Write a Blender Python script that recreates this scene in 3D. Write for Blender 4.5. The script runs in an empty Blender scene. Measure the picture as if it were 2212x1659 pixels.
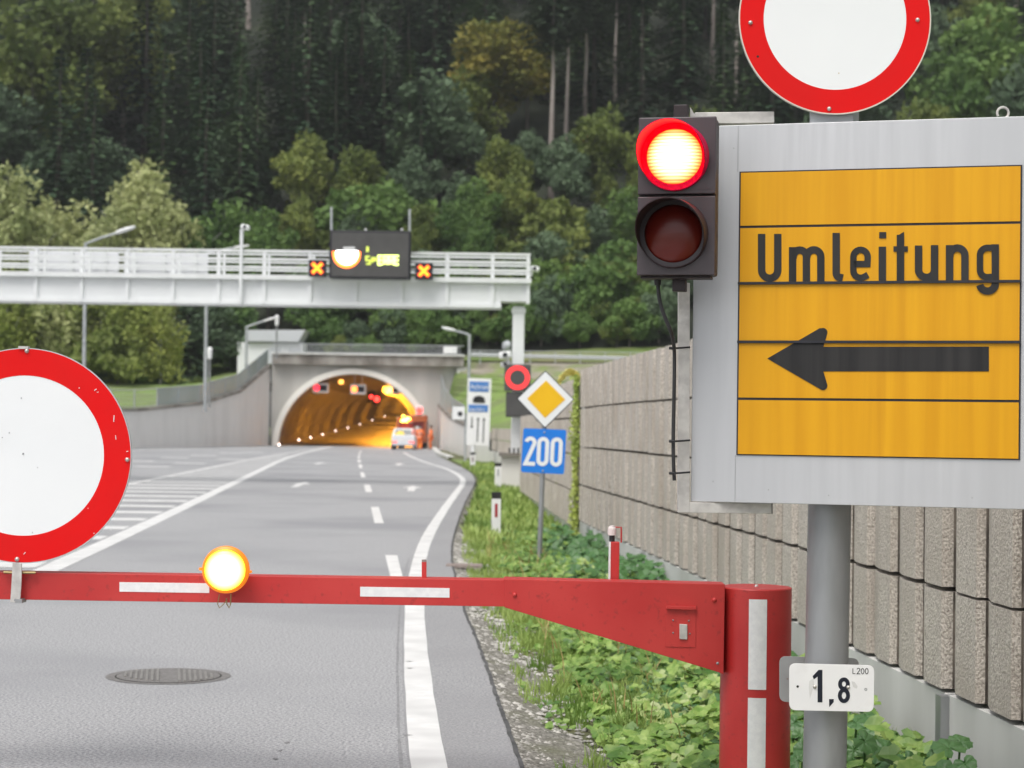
import bpy, bmesh, math, random
from mathutils import Vector, Matrix, Euler
random.seed(7)
R = math.radians
PI = math.pi

# ------------------------------------------------------------------ camera, world, sun, exposure
scene = bpy.context.scene
col = scene.collection
FPX = 4077.0
PITCH, ROLL = R(1.37), R(0.8)
CAM = Vector((0, 0, 1.6))
FW = Vector((0, math.cos(PITCH), math.sin(PITCH)))
U0 = Vector((0, -math.sin(PITCH), math.cos(PITCH)))
X0 = Vector((1, 0, 0))
CU = U0 * math.cos(ROLL) - X0 * math.sin(ROLL)
CR = X0 * math.cos(ROLL) + U0 * math.sin(ROLL)
cam_data = bpy.data.cameras.new("camera")
cam = bpy.data.objects.new("camera", cam_data)
col.objects.link(cam)
cam_data.sensor_width = 36.0
cam_data.lens = 36.0 * FPX / 2212.0
cam_data.clip_start = 0.05
cam_data.clip_end = 3000
m = Matrix.Identity(4)
for i in range(3):
    m[i][0] = CR[i]; m[i][1] = CU[i]; m[i][2] = -FW[i]; m[i][3] = CAM[i]
cam.matrix_world = m
cam_data.dof.use_dof = True
cam_data.dof.focus_distance = 7.6
cam_data.dof.aperture_fstop = 4.2
cam_data.dof.aperture_blades = 7
scene.camera = cam
scene.view_settings.view_transform = 'Standard'
scene.view_settings.look = 'None'
scene.view_settings.exposure = 0.90
scene.view_settings.gamma = 1.0
scene.cycles.max_bounces = 6
scene.cycles.diffuse_bounces = 3
scene.cycles.glossy_bounces = 3
scene.cycles.transmission_bounces = 4
scene.cycles.transparent_max_bounces = 8
scene.cycles.sample_clamp_indirect = 4.0

SUN_EL, SUN_AZ = 60.0, 205.0      # overcast: soft sun behind the camera
world = bpy.data.worlds.new("World")
scene.world = world
world.use_nodes = True
wn = world.node_tree
bg = wn.nodes["Background"]
sky = wn.nodes.new("ShaderNodeTexSky")
sky.sky_type = 'NISHITA'
sky.sun_disc = False
sky.sun_elevation = R(SUN_EL)
sky.sun_rotation = R(SUN_AZ)
sky.air_density = 1.0
sky.dust_density = 4.0
sky.ozone_density = 1.0
hs = wn.nodes.new("ShaderNodeHueSaturation")
hs.inputs["Saturation"].default_value = 0.25
wn.links.new(sky.outputs[0], hs.inputs["Color"])
wn.links.new(hs.outputs[0], bg.inputs[0])
bg.inputs[1].default_value = 0.094
sd = bpy.data.lights.new("sun", 'SUN')
sd.energy = 0.95
sd.angle = R(34)
sd.color = (1.0, 0.96, 0.9)
sun = bpy.data.objects.new("sun", sd)
col.objects.link(sun)
az, el = R(SUN_AZ), R(SUN_EL)
sdir = Vector((math.sin(az) * math.cos(el), math.cos(az) * math.cos(el), math.sin(el)))
sun.rotation_euler = sdir.to_track_quat('Z', 'Y').to_euler()
sun.location = (0, -5, 30)

# ------------------------------------------------------------------ pixel <-> world helpers (photo at 2212 wide)
def ray(px, py):
    return FW + CR * ((px - 1106.0) / FPX) + CU * ((829.5 - py) / FPX)
def P(px, py, Y):
    d = ray(px, py)
    return CAM + d * (Y / d.y)
def G(px, py, z=0.0):
    d = ray(px, py)
    return CAM + d * ((z - CAM.z) / d.z)
def XA(px, Y):
    return P(px, 927, Y).x
def ZA(px, py, Y):
    return P(px, py, Y).z
class Zoom:                       # coordinates read off an enlarged crop
    def __init__(s, k, ox, oy): s.k, s.ox, s.oy = k, ox, oy
    def __call__(s, x, y): return ((s.ox + x / s.k) / 1.0330, (s.oy + y / s.k) / 1.0330)
def plane_point(px, py, p0, n):
    d = ray(px, py)
    t = (p0 - CAM).dot(n) / d.dot(n)
    return CAM + d * t

# ------------------------------------------------------------------ materials
MATS = {}
def mat(name, c1, c2=None, scale=4.0, rough=0.6, metal=0.0, bump=0.0, bscale=60.0, emit=None, estr=0.0,
        stretch=(1, 1, 1), c3=None, scale3=0.6, rand=0.0, spec=0.5, detail=6.0, lo=0.35, hi=0.65, trans=0.0, lo3=0.4, hi3=0.65):
    if name in MATS: return MATS[name]
    mt = bpy.data.materials.new(name)
    mt.use_nodes = True
    nt = mt.node_tree
    b = nt.nodes["Principled BSDF"]
    b.inputs["Roughness"].default_value = rough
    b.inputs["Metallic"].default_value = metal
    b.inputs["Specular IOR Level"].default_value = spec
    tc = nt.nodes.new("ShaderNodeTexCoord")
    mp = nt.nodes.new("ShaderNodeMapping")
    mp.inputs["Scale"].default_value = stretch
    nt.links.new(tc.outputs["Object"], mp.inputs[0])
    out = None
    if c2 is not None:
        n = nt.nodes.new("ShaderNodeTexNoise")
        n.inputs["Scale"].default_value = scale
        n.inputs["Detail"].default_value = detail
        nt.links.new(mp.outputs[0], n.inputs["Vector"])
        r = nt.nodes.new("ShaderNodeValToRGB")
        r.color_ramp.elements[0].position = lo
        r.color_ramp.elements[1].position = hi
        r.color_ramp.elements[0].color = (*c1, 1)
        r.color_ramp.elements[1].color = (*c2, 1)
        nt.links.new(n.outputs["Fac"], r.inputs[0])
        out = r.outputs[0]
        if c3 is not None:
            n3 = nt.nodes.new("ShaderNodeTexNoise")
            n3.inputs["Scale"].default_value = scale3
            n3.inputs["Detail"].default_value = 5
            nt.links.new(mp.outputs[0], n3.inputs["Vector"])
            r3 = nt.nodes.new("ShaderNodeValToRGB")
            r3.color_ramp.elements[0].position = lo3
            r3.color_ramp.elements[1].position = hi3
            mx = nt.nodes.new("ShaderNodeMixRGB")
            nt.links.new(n3.outputs["Fac"], r3.inputs[0])
            nt.links.new(r3.outputs[0], mx.inputs[0])
            nt.links.new(out, mx.inputs[1])
            mx.inputs[2].default_value = (*c3, 1)
            out = mx.outputs[0]
        if rand:
            oi = nt.nodes.new("ShaderNodeObjectInfo")
            h = nt.nodes.new("ShaderNodeHueSaturation")
            ma = nt.nodes.new("ShaderNodeMapRange")
            ma.inputs["To Min"].default_value = 1 - rand
            ma.inputs["To Max"].default_value = 1 + rand
            nt.links.new(oi.outputs["Random"], ma.inputs[0])
            nt.links.new(ma.outputs[0], h.inputs["Value"])
            mb = nt.nodes.new("ShaderNodeMapRange")
            mb.inputs["To Min"].default_value = 0.5 + rand * 0.05
            mb.inputs["To Max"].default_value = 0.5 - rand * 0.05
            nt.links.new(oi.outputs["Random"], mb.inputs[0])
            nt.links.new(mb.outputs[0], h.inputs["Hue"])
            nt.links.new(out, h.inputs["Color"])
            out = h.outputs[0]
        nt.links.new(out, b.inputs["Base Color"])
    else:
        b.inputs["Base Color"].default_value = (*c1, 1)
    if bump:
        n2 = nt.nodes.new("ShaderNodeTexNoise")
        n2.inputs["Scale"].default_value = bscale
        n2.inputs["Detail"].default_value = 8
        nt.links.new(mp.outputs[0], n2.inputs["Vector"])
        bu = nt.nodes.new("ShaderNodeBump")
        bu.inputs["Strength"].default_value = bump
        bu.inputs["Distance"].default_value = 0.02
        nt.links.new(n2.outputs["Fac"], bu.inputs["Height"])
        nt.links.new(bu.outputs[0], b.inputs["Normal"])
    if emit is not None:
        b.inputs["Emission Color"].default_value = (*emit, 1)
        b.inputs["Emission Strength"].default_value = estr
    if trans:
        tr = nt.nodes.new("ShaderNodeBsdfTranslucent")
        if out is not None: nt.links.new(out, tr.inputs[0])
        else: tr.inputs[0].default_value = (*c1, 1)
        ms = nt.nodes.new("ShaderNodeMixShader")
        ms.inputs[0].default_value = trans
        nt.links.new(b.outputs[0], ms.inputs[1])
        nt.links.new(tr.outputs[0], ms.inputs[2])
        nt.links.new(ms.outputs[0], nt.nodes["Material Output"].inputs[0])
    MATS[name] = mt
    return mt

def lens_mat(name, core, edge, s_core, s_edge, radius, ripple=0.0):
    """a lit lamp lens: hot in front of its bulb, weaker toward the rim; local XZ plane of the object"""
    mt = bpy.data.materials.new(name); mt.use_nodes = True
    nt = mt.node_tree
    b = nt.nodes["Principled BSDF"]
    b.inputs["Base Color"].default_value = (*edge, 1)
    b.inputs["Roughness"].default_value = 0.2
    tc = nt.nodes.new("ShaderNodeTexCoord")
    ln = nt.nodes.new("ShaderNodeVectorMath"); ln.operation = 'LENGTH'
    nt.links.new(tc.outputs["Object"], ln.inputs[0])
    r = nt.nodes.new("ShaderNodeValToRGB")
    mr = nt.nodes.new("ShaderNodeMapRange")
    mr.inputs["From Max"].default_value = radius
    nt.links.new(ln.outputs["Value"], mr.inputs[0])
    nt.links.new(mr.outputs[0], r.inputs[0])
    r.color_ramp.elements[0].position = 0.62
    r.color_ramp.elements[0].color = (*core, 1)
    r.color_ramp.elements[1].position = 1.0
    r.color_ramp.elements[1].color = (*edge, 1)
    nt.links.new(r.outputs[0], b.inputs["Emission Color"])
    m2 = nt.nodes.new("ShaderNodeMapRange")
    m2.inputs["From Min"].default_value = radius * 0.3
    m2.inputs["From Max"].default_value = radius
    m2.inputs["To Min"].default_value = s_core
    m2.inputs["To Max"].default_value = s_edge
    nt.links.new(ln.outputs["Value"], m2.inputs[0])
    last = m2.outputs[0]
    if ripple:
        w = nt.nodes.new("ShaderNodeTexWave")
        w.bands_direction = 'Z'
        w.inputs["Scale"].default_value = ripple
        nt.links.new(tc.outputs["Object"], w.inputs["Vector"])
        wr = nt.nodes.new("ShaderNodeMapRange")
        wr.inputs["To Min"].default_value = 0.45; wr.inputs["To Max"].default_value = 1.1
        nt.links.new(w.outputs["Fac"], wr.inputs[0])
        mu = nt.nodes.new("ShaderNodeMath"); mu.operation = 'MULTIPLY'
        nt.links.new(last, mu.inputs[0]); nt.links.new(wr.outputs[0], mu.inputs[1])
        last = mu.outputs[0]
    nt.links.new(last, b.inputs["Emission Strength"])
    return mt

M = {
 'asphalt': mat('asphalt', (.25,.252,.26), (.47,.472,.48), 62, .8, bump=.4, bscale=110, c3=(.285,.288,.30), scale3=.22, lo=.40, hi=.60, detail=12, lo3=.46, hi3=.66, spec=.3),
 'asphalt_dark': mat('asphalt_dark', (.235,.236,.242), (.40,.40,.408), 70, .8, bump=.25, bscale=120, c3=(.28,.28,.287), scale3=.7, lo=.40, hi=.60, detail=12, lo3=.3, hi3=.9, spec=.3),
 'bitumen': mat('bitumen', (.05,.05,.05), (.12,.12,.12), 9, .7),
 'road_paint': mat('road_paint', (.70,.70,.69), (.8,.8,.79), 12, .6, c3=(.62,.62,.61), scale3=3),
 'gravel': mat('gravel', (.09,.085,.07), (.34,.325,.29), 42, .9, bump=1.0, bscale=45, c3=(.15,.155,.09), scale3=1.6, lo3=.5, hi3=.8),
 'soil': mat('soil', (.08,.085,.04), (.17,.17,.08), 3, .95, c3=(.06,.09,.025), scale3=.4),
 'meadow': mat('meadow', (.15,.24,.05), (.24,.34,.085), 1.6, .9, c3=(.17,.21,.08), scale3=.3, bump=.5, bscale=8),
 'forest_floor': mat('forest_floor', (.014,.02,.012), (.035,.045,.022), .25, .95, c3=(.008,.012,.006), scale3=.05),
 'concrete': mat('concrete', (.62,.62,.60), (.74,.74,.72), 1.2, .8, bump=.15, bscale=25, stretch=(1,1,.25), c3=(.52,.52,.49), scale3=.7),
 'concrete_wall': mat('concrete_wall', (.68,.665,.64), (.80,.785,.76), .5, .85, stretch=(1,1,.25), c3=(.56,.545,.52), scale3=.5, lo3=.5, hi3=.85),
 'concrete_grey': mat('concrete_grey', (.52,.51,.48), (.60,.585,.55), .6, .85, stretch=(1,1,.2), c3=(.46,.45,.42), scale3=.5),
 'concrete_stained': mat('concrete_stained', (.12,.105,.09), (.34,.32,.29), .9, .85, stretch=(1,1,.6)),
 'ring': mat('ring', (.80,.78,.71), (.86,.84,.78), 1, .6),
 'pebble_panel': mat('pebble_panel', (.31,.27,.235), (.72,.665,.60), 90, .9, bump=.6, bscale=90, stretch=(1,1,.75), c3=(.44,.385,.33), scale3=1.3, lo=.33, hi=.62, detail=5, lo3=.45, hi3=.8),
 'groove': mat('groove', (.06,.05,.042), (.20,.17,.14), 6, .95),  # groove shade and dirt, both put into a dark colour
 'joint': mat('joint', (.015,.014,.013), (.04,.04,.035), 20, .9),
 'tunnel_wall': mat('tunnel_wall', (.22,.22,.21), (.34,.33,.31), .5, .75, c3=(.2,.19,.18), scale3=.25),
 'tunnel_ceiling': mat('tunnel_ceiling', (.09,.08,.07), (.13,.12,.1), .5, .9),  # crown darker than the walls: missing lamp light put into the colour
 'red_paint': mat('red_paint', (.47,.024,.024), (.55,.045,.04), 2.2, .42, c3=(.36,.03,.028), scale3=38, lo3=.60, hi3=.74, bump=.04, bscale=150, detail=10),
 'red_film': mat('red_film', (.72,.006,.008), (.76,.010,.010), 3, .45, c3=(.68,.012,.012), scale3=2, spec=.12),
 'white_film': mat('white_film', (.80,.82,.83), (.83,.85,.855), 2, .4),
 'white_tape': mat('white_tape', (.74,.74,.75), (.82,.82,.82), 40, .5),
 'white_plate': mat('white_plate', (.78,.78,.78), (.84,.84,.83), 5, .4, c3=(.7,.69,.67), scale3=8, lo3=.55, hi3=.75),
 'steel': mat('steel', (.34,.35,.36), (.42,.43,.44), 3, .45, metal=.55, c3=(.25,.26,.265), scale3=6, stretch=(1,1,.3)),
 'galvanised': mat('galvanised', (.36,.38,.40), (.46,.48,.49), 6, .55, metal=.3),
 'alu': mat('alu', (.52,.53,.55), (.60,.61,.63), 22, .42, metal=.25, stretch=(1,1,.06), c3=(.50,.51,.53), scale3=1.4),
 'alu_tube': mat('alu_tube', (.58,.56,.53), (.70,.68,.65), 8, .45, metal=.35, c3=(.5,.48,.46), scale3=20),
 'screw': mat('screw', (.5,.48,.44), (.66,.64,.6), 60, .35, metal=.7),
 'yellow_film': mat('yellow_film', (.66,.31,.006), (.74,.37,.010), 13, .38, stretch=(1,1,.035), c3=(.60,.27,.006), scale3=16, lo3=.50, hi3=.8, bump=.02, bscale=3.5, spec=.3),
 'black_film': mat('black_film', (.020,.020,.021), (.036,.035,.035), 24, .6, spec=.25, stretch=(1,1,.02)),
 'black_line': mat('black_line', (.012,.013,.02), (.02,.02,.028), 20, .5),
 'signal_black': mat('signal_black', (.05,.04,.046), (.065,.052,.058), 10, .42),
 'signal_edge': mat('signal_edge', (.02,.012,.014), None, rough=.5),
 'visor': mat('visor', (.50,.006,.05), (.62,.012,.09), 60, .6, spec=.05),  # red glow of the lit lens put into the black visor's colour
 'dark_lens': mat('dark_lens', (.13,.008,.006), (.15,.014,.006), 9, .28, bump=.04, bscale=90, stretch=(.1,.1,1)),
 'rubber': mat('rubber', (.015,.015,.017), (.03,.03,.032), 20, .5),
 'gantry_white': mat('gantry_white', (.74,.76,.77), (.8,.82,.82), 1.4, .45, c3=(.70,.72,.73), scale3=.7),
 'gantry_rail': mat('gantry_rail', (.66,.68,.68), (.74,.76,.76), 2, .5),
 'panel_back': mat('panel_back', (.66,.67,.7), (.72,.73,.75), 1, .5),
 'display_face': mat('display_face', (.062,.060,.06), (.075,.073,.073), 3, .6),
 'display_rim': mat('display_rim', (.012,.012,.018), None, rough=.5),
 'led_red_ring': mat('led_red_ring', (.5,.02,.02), None, emit=(1,.04,.045), estr=.75),
 'led_orange': mat('led_orange', (.5,.2,.02), None, emit=(1,.32,.012), estr=1.5),
 'led_x_rim': mat('led_x_rim', (.5,.02,.02), None, emit=(1,.04,.02), estr=.5),
 'led_white': mat('led_white', (.8,.8,.8), None, emit=(1,1,.95), estr=3),
 'led_green_yellow': mat('led_green_yellow', (.5,.6,.1), None, emit=(.8,1,.25), estr=1.6),
 'led_dim_yellow': mat('led_dim_yellow', (.5,.6,.1), None, emit=(.7,.8,.1), estr=.5),
 'led_ring_warm': mat('led_ring_warm', (.6,.2,.05), None, emit=(1,.16,.02), estr=2.2),
 'led_red': mat('led_red', (.5,.02,.02), None, emit=(1,.04,.03), estr=3),
 'led_amber': mat('led_amber', (.5,.3,.02), None, emit=(1,.55,.05), estr=14),
 'lamp_sodium': mat('lamp_sodium', (.6,.4,.1), None, emit=(1,.4,.05), estr=1.6),
 'marker_glow': mat('marker_glow', (.7,.6,.6), None, emit=(1,.72,.62), estr=6),
 'lamp_white': mat('lamp_white', (.78,.79,.8), (.83,.83,.84), 3, .35),
 'glass_fence': mat('glass_fence', (.36,.43,.42), (.42,.48,.46), .6, .4, c3=(.3,.37,.34), scale3=.3),
 'blue_film': mat('blue_film', (.012,.20,.72), (.014,.215,.76), 4, .35),
 'blue_pale': mat('blue_pale', (.06,.2,.52), None, rough=.4),
 'priority_yellow': mat('priority_yellow', (.83,.47,.004), (.86,.5,.006), 4, .35),
 'building_white': mat('building_white', (.84,.85,.88), (.88,.89,.91), .3, .6),
 'building_grey': mat('building_grey', (.56,.58,.61), (.6,.62,.65), .3, .6),
 'roof_grey': mat('roof_grey', (.32,.34,.35), (.4,.42,.43), .6, .7),
 'hivis': mat('hivis', (.86,.17,.03), (.9,.2,.04), 4, .7),
 'hivis_pink': mat('hivis_pink', (.75,.2,.16), (.8,.26,.2), 4, .7),
 'hivis_band': mat('hivis_band', (.75,.76,.7), None, rough=.4),
 'skin': mat('skin', (.5,.3,.21), None, rough=.6),
 'hair_dark': mat('hair_dark', (.03,.02,.015), None, rough=.8),
 'van_white': mat('van_white', (.7,.72,.75), (.74,.76,.78), 2, .3),
 'window_dark': mat('window_dark', (.03,.035,.04), None, rough=.15),
 'yellow_reflection': mat('yellow_reflection', (.85,.62,.06), None, rough=.5),
 'tail_red': mat('tail_red', (.6,.02,.02), None, rough=.3, emit=(1,.05,.04), estr=.8),
 'truck_red': mat('truck_red', (.16,.010,.012), (.2,.014,.016), 2, .4),
 'truck_orange': mat('truck_orange', (.36,.09,.03), (.4,.1,.03), 2, .4),
 'tyre': mat('tyre', (.02,.02,.02), None, rough=.8),
 'bark': mat('bark', (.10,.085,.075), (.2,.175,.16), 2, .9, stretch=(1,1,.2)),
 'bark_pale': mat('bark_pale', (.26,.22,.2), (.42,.37,.34), 1.5, .9, stretch=(1,1,.2)),
 'bark_birch': mat('bark_birch', (.5,.5,.48), (.65,.64,.62), 2, .8, c3=(.1,.1,.1), scale3=3, lo3=.6, hi3=.7),
 'cast_iron': mat('cast_iron', (.19,.18,.175), (.27,.26,.25), 30, .65, metal=.3, bump=.4, bscale=80),
 'rust_iron': mat('rust_iron', (.24,.19,.17), (.32,.27,.25), 20, .8),
 'stone': mat('stone', (.25,.24,.22), (.6,.58,.54), 6, .9),
}
def leafm(name, a, b, c, scale=.6, scale3=.12, rand=.18, trans=.25, lo3=.4, hi3=.65):
    return mat(name, a, b, scale, .7, c3=c, scale3=scale3, rand=rand, spec=.25, trans=trans, lo3=lo3, hi3=hi3)
L = {
 'spruce': leafm('spruce_needles', (.032,.074,.038), (.085,.14,.058), (.018,.046,.028), .5, .09, .5, .08),
 'spruce_tip': leafm('spruce_tip_needles', (.13,.20,.06), (.085,.15,.06), (.04,.085,.045), .6, .2, .2, .1),
 'pine': leafm('pine_needles', (.065,.10,.06), (.10,.145,.075), (.042,.075,.05), .4, .1, .25, .08),
 'green': leafm('green_leaves', (.125,.22,.055), (.19,.29,.08), (.08,.15,.045), .7, .2, .2),
 'olive': leafm('olive_leaves', (.17,.22,.055), (.25,.29,.075), (.10,.145,.045), .6, .18, .2),
 'autumn': leafm('autumn_leaves', (.24,.235,.05), (.31,.25,.05), (.13,.16,.04), .5, .16, .1),
 'pale': leafm('pale_leaves', (.44,.48,.22), (.56,.58,.30), (.32,.37,.15), .7, .3, .12, .3),
 'grey': leafm('grey_green_leaves', (.12,.185,.10), (.17,.235,.14), (.075,.12,.065), .6, .25, .15),
 'bright': leafm('bright_leaves', (.18,.31,.05), (.26,.40,.07), (.11,.21,.04), .8, .4, .15, .3),
 'vine': mat('vine_leaves', (.52,.60,.14), (.68,.74,.24), 3, .7, c3=(.34,.46,.10), scale3=1.5, trans=.2),
 'cover': mat('cover_leaves', (.15,.29,.045), (.40,.53,.15), 14, .45, c3=(.08,.18,.03), scale3=2.2, lo3=.42, hi3=.6, trans=.25, bump=.1, bscale=30),
 'cover_pale': mat('cover_pale_leaves', (.34,.44,.14), (.46,.54,.24), 3, .5, trans=.2),
 'big_leaf': mat('big_leaves', (.055,.14,.045), (.10,.21,.07), 6, .4, c3=(.08,.19,.055), scale3=2, trans=.15, bump=.3, bscale=40),
 'grass': mat('grass_blades', (.30,.42,.09), (.48,.58,.19), 2.5, .6, c3=(.13,.24,.035), scale3=.7, trans=.3),
 'dry': mat('dry_stems', (.34,.22,.08), (.42,.33,.14), 4, .8),
}

# ------------------------------------------------------------------ mesh builder
ORG = {}
class MB:
    def __init__(s): s.v, s.f = [], []
    def add(s, vs, fs):
        k = len(s.v); s.v.extend([tuple(x) for x in vs]); s.f.extend([tuple(k + i for i in q) for q in fs]); return s
    def box(s, c, size, rz=0.0, rx=0.0, ry=0.0):
        hx, hy, hz = size[0] / 2, size[1] / 2, size[2] / 2
        e = Euler((rx, ry, rz)).to_matrix()
        vs = [Vector(c) + e @ Vector((x, y, z)) for x in (-hx, hx) for y in (-hy, hy) for z in (-hz, hz)]
        return s.add(vs, [(0,1,3,2),(4,6,7,5),(0,4,5,1),(2,3,7,6),(0,2,6,4),(1,5,7,3)])
    def cyl(s, p0, p1, r0, r1=None, n=16, cap=True):
        p0, p1 = Vector(p0), Vector(p1)
        r1 = r0 if r1 is None else r1
        d = (p1 - p0).normalized()
        a = d.orthogonal().normalized(); b = d.cross(a)
        vs = []
        for p, r in ((p0, r0), (p1, r1)):
            for i in range(n):
                t = 2 * PI * i / n
                vs.append(p + (a * math.cos(t) + b * math.sin(t)) * r)
        fs = [(i, (i + 1) % n, n + (i + 1) % n, n + i) for i in range(n)]
        if cap: fs += [tuple(range(n - 1, -1, -1)), tuple(range(n, 2 * n))]
        return s.add(vs, fs)
    def tube(s, pts, r, n=8):
        pts = [Vector(p) for p in pts]
        vs = []; prev = None
        for i, p in enumerate(pts):
            d = (pts[min(i + 1, len(pts) - 1)] - pts[max(i - 1, 0)]).normalized()
            a = d.orthogonal().normalized() if prev is None else (prev - d * prev.dot(d)).normalized()
            prev = a; b = d.cross(a)
            rr = r[i] if isinstance(r, (list, tuple)) else r
            for k in range(n):
                t = 2 * PI * k / n
                vs.append(p + (a * math.cos(t) + b * math.sin(t)) * rr)
        fs = []
        for i in range(len(pts) - 1):
            for k in range(n):
                fs.append((i * n + k, i * n + (k + 1) % n, (i + 1) * n + (k + 1) % n, (i + 1) * n + k))
        fs += [tuple(range(n - 1, -1, -1)), tuple((len(pts) - 1) * n + k for k in range(n))]
        return s.add(vs, fs)
    def prism(s, outline, depth):
        """outline: 3D points of the front; depth: vector to the back"""
        n = len(outline); depth = Vector(depth)
        vs = [Vector(p) for p in outline] + [Vector(p) + depth for p in outline]
        fs = [tuple(range(n)), tuple(range(2 * n - 1, n - 1, -1))] + [(i, n + i, n + (i + 1) % n, (i + 1) % n) for i in range(n)]
        return s.add(vs, fs)
    def poly(s, pts): return s.add(pts, [tuple(range(len(pts)))])
    def strip(s, A, B, z=0):
        n = len(A)
        return s.add(list(A) + list(B), [(i, i + 1, n + i + 1, n + i) for i in range(n - 1)])
    def ring(s, c, ax, az, r0, r1, n=64, depth=None):
        """annulus (r0 inner, r1 outer) around c spanned by unit vectors ax, az"""
        c, ax, az = Vector(c), Vector(ax), Vector(az)
        vs = []
        for r in (r0, r1):
            for i in range(n):
                t = 2 * PI * i / n
                vs.append(c + ax * (r * math.cos(t)) + az * (r * math.sin(t)))
        fs = [(i, (i + 1) % n, n + (i + 1) % n, n + i) for i in range(n)]
        if depth is not None:
            d = Vector(depth)
            vs += [v + d for v in vs]
            fs += [(2 * n + n + i, 2 * n + n + (i + 1) % n, 2 * n + (i + 1) % n, 2 * n + i) for i in range(n)]
            fs += [(n + i, n + (i + 1) % n, 3 * n + (i + 1) % n, 3 * n + i) for i in range(n)]
            fs += [((i + 1) % n, i, 2 * n + i, 2 * n + (i + 1) % n) for i in range(n)]
        return s.add(vs, fs)
    def disc(s, c, ax, az, r, n=64):
        c, ax, az = Vector(c), Vector(ax), Vector(az)
        return s.poly([c + ax * (r * math.cos(2 * PI * i / n)) + az * (r * math.sin(2 * PI * i / n)) for i in range(n)])
    def dome(s, c, axis, r, n=16, k=5, flat=1.0):
        c, d = Vector(c), Vector(axis).normalized()
        a = d.orthogonal().normalized(); b = d.cross(a)
        vs = []; fs = []
        for j in range(k):
            ph = PI / 2 * j / k
            for i in range(n):
                t = 2 * PI * i / n
                vs.append(c + (a * math.cos(t) + b * math.sin(t)) * (r * math.cos(ph)) + d * (r * math.sin(ph) * flat))
        vs.append(c + d * r * flat)
        for j in range(k - 1):
            for i in range(n): fs.append((j * n + i, j * n + (i + 1) % n, (j + 1) * n + (i + 1) % n, (j + 1) * n + i))
        for i in range(n): fs.append(((k - 1) * n + i, (k - 1) * n + (i + 1) % n, k * n))
        return s.add(vs, fs)
    def build(s, name, m, parent=None, smooth=False, bevel=0.0, origin=None, normals=True):
        o0 = Vector(ORG.get(parent.name, (0, 0, 0))) if parent is not None else Vector(origin or (0, 0, 0))
        me = bpy.data.meshes.new(name)
        me.from_pydata([tuple(Vector(v) - o0) for v in s.v] if o0.length else s.v, [], s.f)
        if normals:
            bm = bmesh.new(); bm.from_mesh(me)
            bmesh.ops.recalc_face_normals(bm, faces=bm.faces)
            bm.to_mesh(me); bm.free()
        me.materials.append(m)
        ob = bpy.data.objects.new(name, me)
        col.objects.link(ob)
        if parent is not None:
            ob.parent = parent
            ORG[ob.name] = ORG.get(parent.name, (0, 0, 0))
        else:
            ob.location = o0
            ORG[ob.name] = tuple(o0)
        if bevel:
            bv = ob.modifiers.new("bevel", 'BEVEL'); bv.width = bevel; bv.segments = 2; bv.limit_method = 'ANGLE'
        if smooth:
            me.polygons.foreach_set("use_smooth", [True] * len(me.polygons))
            me.set_sharp_from_angle(angle=R(40))
        return ob
def tag(o, label=None, cat=None, group=None, kind=None):
    if label: o["label"] = label
    if cat: o["category"] = cat
    if group: o["group"] = group
    if kind: o["kind"] = kind
    return o
def thing(name, loc, label, cat, group=None):
    o = bpy.data.objects.new(name, None)
    col.objects.link(o)
    o.empty_display_size = .2
    o.location = loc
    ORG[o.name] = tuple(loc)
    return tag(o, label, cat, group)
def copy_tree(o, parent=None):
    c = o.copy(); col.objects.link(c)
    if parent is not None: c.parent = parent
    for ch in list(o.children): copy_tree(ch, c)
    return c
def struct(name, mb, m, **kw):
    return tag(mb.build(name, m, **kw), kind='structure')

# ---- stroke lettering -------------------------------------------------
def arc(cx, cy, rx, ry, a0, a1, n=10):
    return [(cx + rx * math.cos(R(a0 + (a1 - a0) * i / n)), cy + ry * math.sin(R(a0 + (a1 - a0) * i / n))) for i in range(n + 1)]
def stroke(mb, pts, w, f, lift=0.0, closed=False):
    n = len(pts); Lp, Rp = [], []
    for i in range(n):
        a = pts[(i - 1) % n] if (closed or i > 0) else pts[i]
        b = pts[(i + 1) % n] if (closed or i < n - 1) else pts[i]
        p = pts[i]
        d1 = Vector((p[0] - a[0], p[1] - a[1])); d2 = Vector((b[0] - p[0], b[1] - p[1]))
        if d1.length < 1e-9: d1 = d2
        if d2.length < 1e-9: d2 = d1
        d1.normalize(); d2.normalize()
        t = (d1 + d2).normalized()
        nn = Vector((-t.y, t.x))
        k = 1.0 / max(.35, nn.dot(Vector((-d1.y, d1.x))))
        Lp.append(f(p[0] + nn.x * w / 2 * k, p[1] + nn.y * w / 2 * k, lift))
        Rp.append(f(p[0] - nn.x * w / 2 * k, p[1] - nn.y * w / 2 * k, lift))
    if closed: Lp.append(Lp[0]); Rp.append(Rp[0])
    mb.strip(Lp, Rp)
def text_polys(body, x, y, h, wscale=1.0):
    """(verts2d, faces) of a word set in the built-in typeface, x,y = lower left, h = cap height"""
    cu = bpy.data.curves.new("tmp_text", 'FONT'); cu.body = body; cu.size = 1.0
    ob = bpy.data.objects.new("tmp_text", cu); col.objects.link(ob)
    dg = bpy.context.evaluated_depsgraph_get(); dg.update()
    me = ob.evaluated_get(dg).to_mesh()
    k = h / 0.7
    vs = [(x + v.co.x * k * wscale, y + v.co.y * k) for v in me.vertices]
    fs = [tuple(p.vertices) for p in me.polygons]
    ob.evaluated_get(dg).to_mesh_clear()
    col.objects.unlink(ob); bpy.data.objects.remove(ob); bpy.data.curves.remove(cu)
    return vs, fs

# ================================================================== SETTING
# ground far below everything, out to the horizon
g = MB(); g.poly([(-1500, -600, -.9), (1500, -600, -.9), (1500, 2500, -.9), (-1500, 2500, -.9)])
struct('ground', g, M['soil'])

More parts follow.
